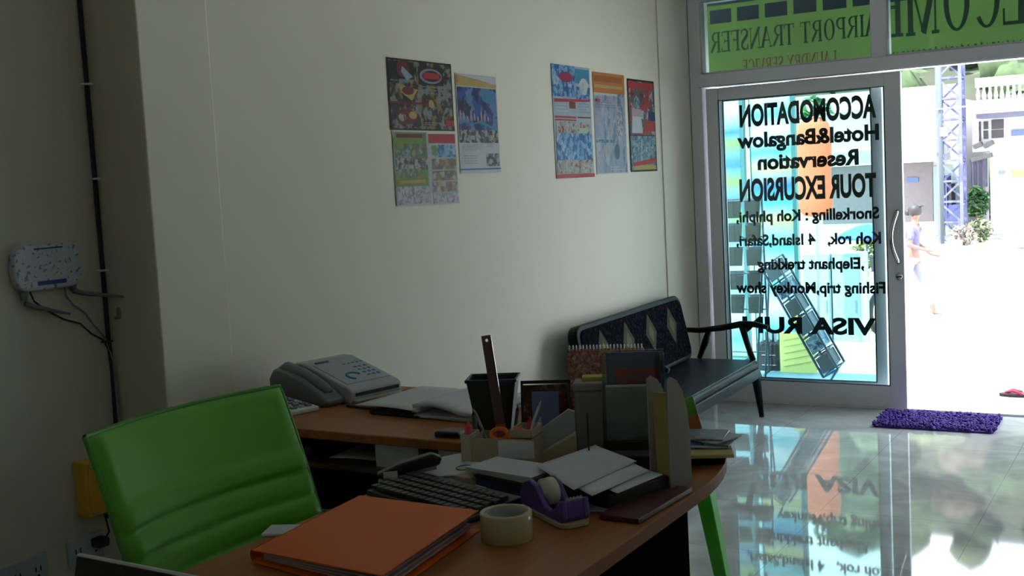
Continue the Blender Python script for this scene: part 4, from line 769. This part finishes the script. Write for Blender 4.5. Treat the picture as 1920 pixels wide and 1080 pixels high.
# ------------------------------------------------------------------ outside ground
GW = mat('pale_concrete', (.60, .59, .57), .85, var=.05, scale=1)
struct(bx('porch', (-1, 7.9, -.10), (14, 2.4, .19), GW))
g = B(); pts = [(9.1, -.28), (12, -.55), (17, -.9), (120, -.9)]
for (y0, z0), (y1, z1) in zip(pts, pts[1:]): g.add([(-60, y0, z0), (60, y0, z0), (60, y1, z1), (-60, y1, z1)], [(0, 1, 2, 3)])
g.add([(-60, 9.1, -.28), (60, 9.1, -.28), (60, 9.1, -3), (-60, 9.1, -3)], [(0, 3, 2, 1)]); g.add([(-60, -8, -.30), (60, -8, -.30), (60, 9.1, -.30), (-60, 9.1, -.30)], [(0, 1, 2, 3)])
struct(g.build('ground', GW))
struct(bx('trim_4', (-2.7, 7.40, .004), (2.0, .46, .012), mat('pale_blue_tiles', (.16, .30, .38), .5)))
# shop building shell above the front and its outer walls
g = B(); g.box((-.1, 2.3, 3.25), (5.8, 8.9, .25)); struct(g.build('roof_slab', 'plaster'))
# ------------------------------------------------------------------ porch display
def S3(a): return tuple(a)
blu, cya, cre, wh, ylg = (.015, .11, .30), (.05, .28, .36), (.36, .33, .15), (.42, .48, .52), (.16, .25, .05)
BA = bands('print_sea_bands', [(.0, cre), (.10, cya), (.22, wh), (.30, cya), (.40, wh), (.46, cya), (.56, ylg), (.60, blu), (.68, ylg), (.74, blu), (.82, ylg), (.86, blu), (.95, wh), (1, wh)], .50, .03, 2)
BB = bands('print_beach_bands', [(.0, cre), (.16, cya), (.24, wh), (.32, cya), (.38, wh), (.46, cya), (.56, cre), (.62, cya), (.68, blu), (.74, cre), (.80, cya), (.88, wh), (.93, cya), (1, wh)], .50, .07, 3)
TEAL = mat('teal_post', (.03, .12, .13), .4)
t = thing('display_board', 'narrow blue and yellow striped travel board at the left edge of the porch', 'display board', (-2.90, 8.0, 0))
bx('panel', (0, 0, 1.03), (.20, .03, 1.98), BA, t, .004); bx('post', (.115, 0, 1.03), (.028, .05, 2.04), TEAL, t); bx('foot', (0, 0, .02), (.22, .30, .03), TEAL, t)
t = thing('display_board', 'wide travel board with blue and cream waves beside the orange banner', 'display board', (-2.575, 8.0, 0))
bx('panel', (0, 0, 1.03), (.30, .03, 1.98), BB, t, .004); bx('post', (.165, 0, 1.03), (.028, .05, 2.04), TEAL, t); bx('post', (-.162, 0, 1.03), (.02, .05, 2.04), mat('pale_cyan_post', (.30, .60, .66), .4), t); bx('foot', (0, 0, .02), (.32, .30, .03), TEAL, t)
# brochure rack
t = thing('brochure_rack', 'dark wire brochure rack with pockets standing on the porch', 'rack', (-2.63, 7.50, 0), math.radians(6))
RK = mat('grey_blue_wire', (.05, .07, .10), .4, .3)
g = B(); [g.tube([(sx*.13, .08, 0), (sx*.13, .02, 1.22)], .007, 6) for sx in (-1, 1)]; [g.tube([(-.13, .05-.03*z, z), (.13, .05-.03*z, z)], .005, 6) for z in (.15, .45, .7, .95, 1.2)]; [g.tube([(sx*.13, .08, .02), (sx*.13, -.16, .0)], .007, 6) for sx in (-1, 1)]; g.build('frame', RK, t)
BRP = [mat('charcoal_brochure', (.03, .045, .06), .4), mat('slate_brochure', (.05, .08, .11), .4), P_boat]
for j in range(5):
    for i in range(2):
        z = .42+.165*j; g = B(); g.prism([(-.052, .0), (.052, .0), (.060, .115), (-.060, .115)], .012, Matrix.Translation((-.065+.13*i, .02-.02*j/5, z))@Matrix.Rotation(PI/2-.18, 4, 'X')); g.build('pocket', 'acryl', t)
        o = B().prism([(-.048, .004), (.048, .004), (.054, .135), (-.054, .135)], .006, Matrix.Translation((-.065+.13*i, .017-.02*j/5, z))@Matrix.Rotation(PI/2-.18, 4, 'X')).build('leaflets', BRP[(i+j) % 2], t)
# leaning rack
t = thing('folding_rack', 'slanted metal leaflet rack leaning down to the right on the porch', 'rack', (0, 0, 0))
p0, p1 = Vector((-2.42, 7.24, .755)), Vector((-2.00, 7.12, .07)); wv = Vector((.0, .16, .02)); q_ = Vector((.10, -.03, .065))
g = B()
for o_ in (Vector((0, 0, 0)), q_): g.tube([p0+o_, p1+o_], .008, 6); g.tube([p0+o_+wv, p1+o_+wv], .008, 6)
for i in range(7): f = i/6; a = p0.lerp(p1, f); g.tube([a, a+q_, a+q_+wv, a+wv, a], .005, 5, False)
g.tube([p1+q_, p1+Vector((.02, -.01, -.06))], .007, 6); g.tube([p0+wv, (p0.x-.04, p0.y+.12, .0)], .007, 6); g.tube([p0, (p0.x-.06, p0.y, .0)], .007, 6); g.build('frame', RK, t)
for i in range(6):
    a = p0.lerp(p1, (i+.1)/6); b_ = p0.lerp(p1, (i+.85)/6); g = B(); g.add([a+q_*.1, b_+q_*.1, b_+q_*.9, a+q_*.9, a+q_*.1+wv, b_+q_*.1+wv, b_+q_*.9+wv, a+q_*.9+wv], [(0, 1, 2, 3), (7, 6, 5, 4), (0, 4, 5, 1), (1, 5, 6, 2), (2, 6, 7, 3), (3, 7, 4, 0)]); g.build('leaflet_pack', [BRP[1], P_boat, BRP[0]][i % 3], t, .003)
# black box and yellow board
t = thing('black_crate', 'black ribbed storage crate on the porch beside the yellow board', 'crate', (-2.525, 7.715, 0)); bx('body', (0, 0, .10), (.165, .20, .20), 'blackm', t, .01)
g = B(); [g.box((0.01, -.102, z), (.10, .006, .006)) for z in (.05, .12)]; g.build('ribs', 'gcable', t)
for i in range(6): bx('bottle', (-.06+.024*i, -.02+.02*(i % 2), .235), (.016, .016, .07), 'dkblue' if i % 2 else 'lgrey', t, .004)
t = thing('yellow_board', 'yellow notice board with slanted top standing on the porch', 'notice board', (-2.30, 7.60, 0))
YB = mat('yellow_board_print', (.92, .84, .26), .5, var=.08, scale=9); g = B(); g.prism([(-.125, 0), (.125, 0), (.125, .17), (.05, .28), (-.125, .29)], .02, Matrix.Rotation(PI/2, 4, 'X')); g.build('board', YB, t, .002)
g = B()
for i in range(5): g.bar((-.10, -.0215, .05+.045*i), (.09, -.0215, .09+.045*i), .002, .010, (0, 1, 0))
g.build('print', mat('faded_print', (.38, .36, .16), .6), t); bx('top_flag', (-.01+.0, .02, .36), (.075, .01, .085), YB, t, .002); B().bar((-.01, .03, .0), (-.01, .03, .40), .01).build('stake', 'grey', t)
tag(bx('blue_box', (-2.11, 7.66, .045), (.10, .12, .09), mat('sky_blue_plastic', (.05, .28, .55), .4), None, .006), 'sky blue box at the foot of the slanted rack', 'box')
# orange rounded banner with a green top
t = thing('orange_banner', 'tall rounded orange display figure with green leaves on top, out on the street side', 'display', (-2.91, 10.25, 0))
ob = [(0, .955), (.10, .965), (.155, 1.02), (.165, 1.12), (.150, 1.30), (.158, 1.50), (.165, 1.66), (.145, 1.78), (.09, 1.84), (0, 1.86)]
g = B(); g.lathe(ob, 28); o = g.build('body', mat('orange_fabric', (.42, .085, .03), .6, var=.06, scale=6), t); o.scale = (1, .35, 1)
g = B(); g.leaves((.02, 0, 1.93), (.14, .05, .12), 60, .06, 3); g.build('leaves', mat('bright_green', (.015, .13, .03), .6), t); B().cyl((0, 0, .34), .018, 1.25, 10).build('pole', 'grey', t); B().cyl((0, 0, -.31), .16, .04, 20).build('foot', 'grey', t)
# pale cabinets, umbrella, vendor things
PCY = mat('pale_cyan_panel', (.20, .32, .36), .4)
for i, (x0, lab) in enumerate(((-3.06, 'tall pale cyan metal cabinet left of the street cart'), (-2.78, 'tall pale cyan metal cabinet nearest the street cart'))):
    t = thing('metal_cabinet', lab, 'cabinet', (x0, 10.9, -.52)); bx('body', (0, 0, .55), (.265, .30, 1.10), PCY, t, .006); bx('door', (0, -.155, .55), (.245, .012, 1.05), PCY, t, .004); bx('handle', (.09, -.166, .60), (.012, .014, .12), 'grey', t)
t = thing('sun_umbrella', 'blue sun umbrella over the street cart', 'umbrella', (at(1625, 440, 13).x, 13, 0))
g = B(); zt = at(1625, 420, 13).z; g.lathe([(0, zt), (.12, zt-.03), (.26, zt-.09), (.36, zt-.16)], 10); g.build('canopy', mat('blue_canopy', (.012, .08, .26), .6), t, solid=.004); B().cyl((0, 0, (zt-.65)/2), .012, zt+.65, 8).build('pole', 'grey', t)
c = at(1622, 560, 13.2)
t = thing('motorbike', 'dark motorbike with a pink seat parked beyond the porch', 'motorbike', (c.x-.12, 13.2, -.635), math.radians(68))
for s_ in (-1, 1):
    g = B(); g.tube([(s_*.55+.26*math.cos(a), 0, .29+.26*math.sin(a)) for a in [2*PI*i/24 for i in range(25)]], .035, 8, False); g.build('wheel', 'blackm', t)
    g = B(); [g.bar((s_*.55, 0, .29), (s_*.55+.24*math.cos(a), 0, .29+.24*math.sin(a)), .008) for a in [PI*i/4 for i in range(8)]]; g.build('spokes', 'mag', t)
g = B(); g.tube([(-.5, 0, .35), (-.2, 0, .45), (.1, 0, .38), (.38, 0, .75), (.55, 0, .3)], [.05, .09, .08, .05, .03], 8); g.build('frame', 'white', t); g = B(); g.tube([(-.45, 0, .70), (-.1, 0, .68), (.12, 0, .66)], [.06, .09, .06], 8); g.build('saddle', 'pink', t)
g = B(); g.tube([(.38, -.28, 1.0), (.36, 0, .95), (.38, .28, 1.0)], .015, 6); g.bar((.36, 0, .95), (.45, 0, .6), .05); g.build('handlebar', 'black', t)
t = thing('potted_shrub', 'yellow-green leafy plant in a pot beneath the blue umbrella', 'plant', (at(1626, 500, 14.9).x, 14.9, -.76)); g = B(); g.leaves((0, 0, 1.02), (.20, .18, .26), 160, .07, 5); g.build('foliage', mat('yellow_green_leaf', (.12, .12, .03), .7, var=.3), t); g = B(); g.lathe([(0, 0), (.12, 0), (.16, .28), (.14, .28), (.10, .05)], 20); g.build('pot', mat('terracotta', (.4, .2, .1), .8), t); B().tube([(0, 0, .2), (.02, 0, .6), (0, 0, .9)], [.025, .02, .01], 7).build('stem', mat('bark', (.2, .13, .08), .9), t)
# sandals
t = thing('sandal', 'brown sandal with a pink strap on the pavement at the right edge', 'sandal', (-.85, 7.19, -.005), math.radians(6))
g = B(); g.prism([(x*.125, y*.045) for x, y in [(math.cos(a), math.sin(a)*(1 if math.cos(a) < 0 else .9)) for a in [2*PI*i/20 for i in range(20)]]], .018); g.build('sole', mat('brown_rubber_sole', (.10, .05, .06), .7), t, .004)
B().tube([(-.09, 0, .02), (-.05, .02, .035), (.0, .042, .02)], .008, 6).build('strap', 'pink', t); B().tube([(-.09, 0, .02), (-.05, -.02, .035), (.0, -.042, .02)], .008, 6).build('strap', 'pink', t)
# ------------------------------------------------------------------ across the street
YF = 36.0
def fq(name, x0, y0, x1, y1, Y, th, m, parent=None, bev=0):
    """upright slab of thickness th whose front stands at distance Y"""
    a = at(x0, y0, Y); b_ = at(x1, y1, Y); zc = (a.z+b_.z)/2; return bx(name, ((a.x+b_.x)/2, Y+th/2, zc), (abs(b_.x-a.x), th, abs(a.z-b_.z)), m, parent, bev)
WHB = mat('white_render', (.42, .41, .42), .9, var=.04, scale=.6); MINT = mat('mint_render', (.22, .30, .27), .9); SH = mat('pinkish_shutter', (.13, .115, .12), .7)
t = thing('shop_building', 'long white building across the street behind the lattice mast, with a rolled-down shutter', 'building', (0, 0, 0))
a = at(1690, 445, 37); b_ = at(1800, 445, 37); zt = at(1700, 190, 37).z
bx('wall', ((-16+b_.x)/2, 40, (zt-.9)/2), (b_.x+16, 6, zt+.9), WHB, t); fq('shutter', 1540, 315, 1750, 415, 36.95, .06, SH, t)
fq('pilaster', 1750, 312, 1800, 440, 36.9, .10, MINT, t); fq('awning', 1450, 288, 1766, 302, 36.0, 1.0, WHB, t); fq('awning_fascia', 1450, 293, 1766, 297, 35.97, .02, 'grey', t); fq('roof_edge', 1450, 186, 1796, 194, 36.5, 1.0, WHB, t)
fq('shop_lettering', 1700, 333, 1722, 341, 36.92, .02, mat('blue_faded_letters', (.05, .09, .2), .6), t)
B().ball(at(1744, 279, 36.9), .20, 10, (1, .4, 1)).build('wall_lamp', mat('violet_lamp', (.18, .18, .5), .5), t)
t = thing('balcony_house', 'white two-storey house with balcony balustrade and dark window at the right', 'building', (0, 0, 0))
a = at(1826, 440, 35.5); zs = at(1860, 200, 33.6).z; zm = at(1850, 284, 35.5).z; bx('wall', ((a.x+8)/2, 39, (zs+zm)/2), (8-a.x, 7, zs-zm), WHB, t); a2 = at(1858, 440, 35.5); bx('lower_wall', ((a2.x+8)/2, 39, (zm-.9)/2), (8-a2.x, 7, zm+.9), WHB, t); bx('upper_wall', ((a.x+9.4)/2, 41.5, zs+1.3), (6.6-a.x, 2, 2.6), mat('grey_green_recess', (.12, .15, .14), .9), t)  # darkness of the balcony recess is put into the upper wall's colour
fq('balcony_slab', 1812, 190, 1990, 200, 33.6, 1.9, WHB, t); fq('balcony_soffit', 1830, 203, 1990, 211, 34.6, .9, mat('lilac_shade', (.11, .11, .17), .8), t)  # lilac of the soffit is shading under the slab, put into its colour
fq('handrail', 1828, 147, 1990, 151, 33.7, .15, WHB, t)
for i in range(16):
    p = at(1834+11.2*i, 189, 33.75); h = at(1834+11.2*i, 150, 33.75).z-p.z
    B().lathe([(.035, 0), (.04, h*.08), (.06, h*.25), (.03, h*.55), (.045, h*.8), (.04, h)], 8, p).build('baluster', WHB, t)
DW = mat('maroon_dark_pane', (.014, .006, .010), .3)
f = fq('window', 1833, 223, 1884, 263, 35.45, .04, WHB, t)
for x0, x1, y0, y1 in ((1835, 1839.5, 228, 265), (1844, 1853, 228, 242), (1844, 1853, 245, 260), (1859, 1882, 225, 241), (1859, 1882, 244, 258)): fq('pane', x0, y0, x1, y1, 35.42, .02, DW, f)
fq('sign_board', 1896, 244, 1930, 253, 35.42, .03, mat('pale_blue_sign', (.08, .11, .2), .6), t); fq('air_vent', 1872, 320, 1884, 326, 35.4, .05, 'grey', t); fq('yellow_awning', 1896, 320, 1925, 332, 35.0, .5, mat('yellow_cloth', (.25, .23, .1), .7), t)
t = thing('grey_gate', 'grey-violet corrugated gate under a tiled strip between the two buildings', 'gate', (0, 0, 0))
GV = mat('violet_grey_sheet', (.04, .04, .075), .6, var=.3, scale=3)
for i in range(7): fq('slat', 1817+5*i, 300-2*i, 1821.4+5*i, 350, 35.3-.03*(i % 2), .06, GV, t)
g = B(); 
for (x0, y0, x1, y1) in ((1826, 276, 1842, 269), (1845, 275, 1862, 266), (1822, 300, 1860, 290)): g.bar(at(x0, y0, 35.2), at(x1, y1, 35.2), .3, .12)
g.build('tiled_strip', mat('grey_tiles', (.09, .09, .09), .8), t)
t = thing('blue_kiosk', 'blue kiosk with dark windows behind the foot of the lattice mast', 'kiosk', (0, 0, 0))
BK = mat('blue_paint', (.03, .04, .16), .6); fq('wall', 1759, 385, 1806, 420, 35.9, .8, BK, t); fq('window', 1759, 330, 1772, 388, 35.92, .7, 'blackm', t); fq('window', 1776, 345, 1784, 385, 35.92, .7, 'blackm', t); fq('frame', 1772, 330, 1776, 400, 35.85, .75, BK, t); fq('post', 1800, 330, 1806, 400, 35.85, .6, mat('slate_paint', (.07, .10, .14), .6), t)
# lattice mast
t = thing('lattice_mast', 'blue-grey steel lattice mast rising past the top of the doorway', 'mast', (0, 0, 0))
MS = mat('violet_grey_steel', (.085, .09, .19), .6); pb = at(1787, 455, 34.0); px = .30
zb, zt2 = -.9, 5.4
cs = [(pb.x-px, 34.0-px), (pb.x+px, 34.0-px), (pb.x+px, 34.0+px), (pb.x-px, 34.0+px)]
for c in cs: B().bar((*c, zb), (*c, zt2), .085).build('corner_post', MS, t)
g = B(); nseg = 11
for k in range(nseg):
    z0 = zb+(zt2-zb)*k/nseg; z1 = zb+(zt2-zb)*(k+1)/nseg
    for i in range(4):
        a, b_ = cs[i], cs[(i+1) % 4]
        g.bar((*a, z0), (*b_, z0), .05)
        if k % 2 == i % 2: g.bar((*a, z0), (*b_, z1), .05)
        else: g.bar((*b_, z0), (*a, z1), .05)
g.build('lacing', MS, t)
t = thing('utility_pole', 'thin grey pole with a small clamp, left of the lattice mast', 'pole', (0, 0, 0)); pb = at(1767, 440, 33.2); B().cyl((pb.x, 33.2, 2.2), .055, 6.2, 10).build('shaft', mat('pole_grey', (.05, .07, .08), .7), t); zz = at(1770, 247, 33.2).z; B().box((pb.x+.1, 33.15, zz), (.2, .12, .25)).build('clamp', 'grey', t)
zz = at(1700, 240, 33.2).z
tag(B().tube([(pb.x-12, 33.0, zz+.9), (pb.x-5, 33.05, zz+.4), (pb.x, 33.12, zz+.45), (pb.x+6, 33.0, zz+.6), (pb.x+12, 33.0, zz+1.0)], .02, 5).build('overhead_wire', 'grey'), 'thin overhead wire crossing in front of the white buildings', 'wire')
# greenery by the mast
LF = [mat('leaf_green', (.02, .08, .02), .7), mat('leaf_light', (.05, .13, .035), .7), mat('leaf_dark', (.01, .04, .01), .7)]
def shrub(name, c, rad, n, size, mats, label, seed):
    t = thing(name, label, 'shrub', (c[0], c[1], c[2])); g = B(); g.leaves((0, 0, rad[2]), rad, n, size, seed, len(mats)); g.build('foliage', mats, t); g = B(); [g.tube([(0, 0, 0), (rad[0]*.4*math.cos(k*2.1), rad[1]*.4*math.sin(k*2.1), rad[2])], [.04, .02], 6) for k in range(3)]; g.build('stems', mat('bark_'+str(seed), (.15, .1, .07), .9), t); return t
p = at(1833, 405, 34.7); shrub('green_shrub', (p.x, 34.7, p.z-.1), (.36, .3, .47), 420, .11, LF, 'dense green shrub below the grey gate', 11)
WL = [mat('variegated_pale', (.24, .26, .17), .7), mat('variegated_green', (.08, .12, .05), .7)]
p = at(1838, 442, 33.6); shrub('pale_shrub', (p.x, 33.6, -.9), (.33, .3, .34), 300, .10, WL, 'pale variegated shrub right of the mast foot', 12)
p = at(1806, 442, 32.6); shrub('pale_shrub', (p.x, 32.6, -.9), (.34, .3, .28), 260, .09, [WL[0], mat('pinkish_flower', (.22, .16, .18), .7)], 'pale pinkish flowering shrub at the mast foot', 13)
p = at(1790, 448, 31.5); t = thing('planter', 'square terracotta planter in front of the mast foot', 'planter', (p.x, 31.5, -.9)); openbox(B(), (0, 0, 0), (.34, .34, .22), .03).build('box', mat('pink_terracotta', (.22, .17, .15), .8), t); B().box((0, 0, .17), (.28, .28, .02)).build('soil', 'blackm', t)
for x0, lab in ((1871, 'small dark object on the far ground, left one of a pair'), (1908, 'small dark object on the far ground, right one of a pair')):
    p = at(x0, 438, 34.8); tag(bx('kerb_block', (p.x, 34.8, -.80), (.20, .2, .18), 'grey', None, .03), lab, 'block')
p = at(1918, 452, 31.0); tag(bx('lilac_crate', (p.x, 31.0, -.70), (.34, .3, .36), mat('lilac_plastic', (.12, .12, .24), .5), None, .04), 'lilac plastic crate at the right edge of the street', 'crate')
# kerb and low things seen through the glass
p = at(1590, 592, 12.6); tag(bx('kerb', (p.x, 12.4, -.58), (1.1, .14, .10), mat('grey_kerb', (.2, .22, .24), .8)), 'short grey kerb beneath the motorbike', 'kerb')
# hillside forest
g = B(); rr = random.Random(21)
def hillz(x, y): return -.9+max(0, (y-46))*.705+2.0*noise.noise(Vector((x*.05, y*.05, 0)))*min(1, max(0, (y-46)/12))
P_ = 70; Q_ = 20
g.grid(lambda a, b_: Vector((-95+135*a, 45+38*b_, hillz(-95+135*a, 45+38*b_))), P_, Q_)
struct(g.build('hillside', mat('hill_soil', (.028, .036, .022), .9, var=.4, scale=.3)))
g = B(); HM = [mat('forest_dark', (.018, .035, .014), .9, var=.5, scale=1.5), mat('forest_mid', (.035, .06, .022), .9, var=.5, scale=1.5), mat('forest_light', (.08, .10, .045), .9, var=.5, scale=1.5), mat('forest_dry', (.07, .055, .035), .9, var=.4, scale=1.5)]
for i in range(900):
    x = rr.uniform(-90, 35); y = rr.uniform(45.5, 83); r = rr.uniform(1.0, 2.1); z = hillz(x, y)+r*.5; g.m = rr.choice((0, 0, 1, 1, 2, 3))
    g.ball((x, y, z), r, 10, (1, 1, rr.uniform(.7, 1.2)), .35, i); g.leaves((x, y, z), (r*1.1, r*1.1, r), 26, .38, i)
tag(g.build('hillside_trees', HM), 'dense forest on the hillside above the white buildings', 'trees', None, 'stuff')
# ------------------------------------------------------------------ walking person
def skinned(name, pts, edges, m, parent, root=0, sub=1):
    me = bpy.data.meshes.new(name); me.from_pydata([p[:3] for p in pts], edges, []); o = bpy.data.objects.new(name, me); COL.objects.link(o); o.parent = parent
    me.materials.append(m); sk = o.modifiers.new('skin', 'SKIN'); sk.use_smooth_shade = True
    for i, p in enumerate(pts):
        rr_ = p[3]; v = me.skin_vertices[0].data[i]; v.radius = (rr_, rr_) if not isinstance(rr_, tuple) else rr_; v.use_root = (i == root)
    s_ = o.modifiers.new('sub', 'SUBSURF'); s_.levels = s_.render_levels = sub; return o
pp = at(1712, 592, 17.6)
t = thing('person', 'person with dark hair in a pale lilac top walking right across the street, arms forward', 'person', (pp.x, 17.6, -.9))
SK = mat('skin', (.16, .08, .06), .6); HR = mat('dark_hair', (.012, .010, .014), .6); TP = mat('lilac_shirt', (.10, .09, .20), .8, var=.2, scale=14); TR = mat('white_trousers', (.17, .17, .27), .8)
# x = walking direction (to the right), y = depth
body = [(0, 0, .90, .10), (.0, 0, 1.05, .095), (.02, 0, 1.22, .115), (.03, 0, 1.34, .09), (.045, 0, 1.42, .045), (.06, 0, 1.47, .05), (.07, 0, 1.54, .085), (.07, 0, 1.60, .07),
        (.03, -.15, 1.33, .05), (.02, -.19, 1.08, .036), (.24, -.14, 1.00, .028), (.31, -.12, 1.00, .022),
        (.03, .15, 1.33, .05), (.03, .19, 1.10, .036), (.25, .13, .93, .028), (.33, .10, .90, .022),
        (-.02, -.09, .86, .085), (-.10, -.09, .48, .055), (-.20, -.09, .13, .036), (-.22, -.09, .06, .030), (-.12, -.09, .025, .026),
        (.02, .09, .86, .085), (.16, .09, .48, .055), (.28, .09, .10, .036), (.28, .09, .05, .030), (.40, .09, .025, .026)]
ed = [(0, 1), (1, 2), (2, 3), (3, 4), (4, 5), (5, 6), (6, 7), (3, 8), (8, 9), (9, 10), (10, 11), (3, 12), (12, 13), (13, 14), (14, 15), (0, 16), (16, 17), (17, 18), (18, 19), (19, 20), (0, 21), (21, 22), (22, 23), (23, 24), (24, 25)]
for hx, hy, hz, sgn in ((.31, -.12, 1.00, 1), (.33, .10, .90, -1)):
    base = 11 if sgn == 1 else 15
    for k, (dy, L_) in enumerate(((-.027, .060), (-.009, .072), (.009, .070), (.027, .055))):
        n0 = len(body); body += [(hx+.045, hy+dy, hz-.004, .009), (hx+.045+L_*.55, hy+dy*1.1, hz-.012, .008), (hx+.045+L_, hy+dy*1.1, hz-.028, .006)]; ed += [(base, n0), (n0, n0+1), (n0+1, n0+2)]
    n0 = len(body); body += [(hx+.02, hy+sgn*.035, hz+.012, .010), (hx+.05, hy+sgn*.05, hz+.010, .008)]; ed += [(base, n0), (n0, n0+1)]
skinned('body', body, ed, SK, t)
g = B(); g.ball((.150, 0, 1.545), .016, 8, (1.3, .7, 1.2)); g.ball((.14, -.035, 1.575), .009, 6); g.ball((.14, .035, 1.575), .009, 6); g.build('face', SK, t)
g = B(); g.ball((.055, 0, 1.585), .105, 14, (1, .92, .95), .06, 2); g.ball((-.045, 0, 1.56), .055, 10, (1.2, .9, .9), .1, 3); g.ball((.135, 0, 1.65), .04, 8, (1.3, 1, .5), .1, 4); g.build('hair', HR, t)
skinned('shirt', [(0, 0, .93, .125), (.0, 0, 1.06, .115), (.02, 0, 1.22, .132), (.03, 0, 1.34, .108), (.04, 0, 1.39, .055), (.03, -.16, 1.33, .062), (.022, -.185, 1.14, .055), (.03, .16, 1.33, .062), (.03, .185, 1.15, .055)], [(0, 1), (1, 2), (2, 3), (3, 4), (3, 5), (5, 6), (3, 7), (7, 8)], TP, t)
skinned('trousers', [(0, 0, .92, .112), (-.02, -.09, .84, .100), (-.10, -.09, .48, .072), (-.19, -.09, .15, .055), (.02, .09, .84, .100), (.16, .09, .48, .072), (.27, .09, .14, .055)], [(0, 1), (1, 2), (2, 3), (0, 4), (4, 5), (5, 6)], TR, t)
g = B(); g.prism([(x*.13, y*.045) for x, y in [(math.cos(a), math.sin(a)) for a in [2*PI*i/14 for i in range(14)]]], .03, Matrix.Translation((-.16, -.09, -.002))); g.build('shoe', 'grey', t); g = B(); g.prism([(x*.13, y*.045) for x, y in [(math.cos(a), math.sin(a)) for a in [2*PI*i/14 for i in range(14)]]], .03, Matrix.Translation((.34, .09, -.002))); g.build('shoe', 'grey', t)

# ------------------------------------------------------------------ groups of like things
GR = {'poster': 'posters on the left wall', 'pen': 'pens in the pen holder', 'marker_pen': 'pens in the pen holder', 'wall_outlet': 'outlets low on the left wall', 'metal_cabinet': 'pale cyan cabinets on the street',
      'display_board': 'travel boards on the porch', 'leaflet_holder': 'clear leaflet holders on the desk', 'kerb_block': 'dark blocks across the street', 'pale_shrub': 'pale shrubs at the mast foot', 'card_box': 'white boxes on the desk shelf'}
for o in list(scene.objects):
    if o.parent is None and o.get('label'):
        base = o.name.split('.')[0]
        if base in GR: o['group'] = GR[base]
        elif base == 'leaflet': o['group'] = 'leaflets on the far desk corner' if 'pile' in o['label'] else 'leaflets in the clear holders'
        elif base == 'paper_sheet' and 'fanned' in o['label']: o['group'] = 'fanned papers on the main desk'
        elif base in ('paper_sheet', 'rounded_slip') and 'slip' in o['label']: o['group'] = 'white slips behind the keyboard'
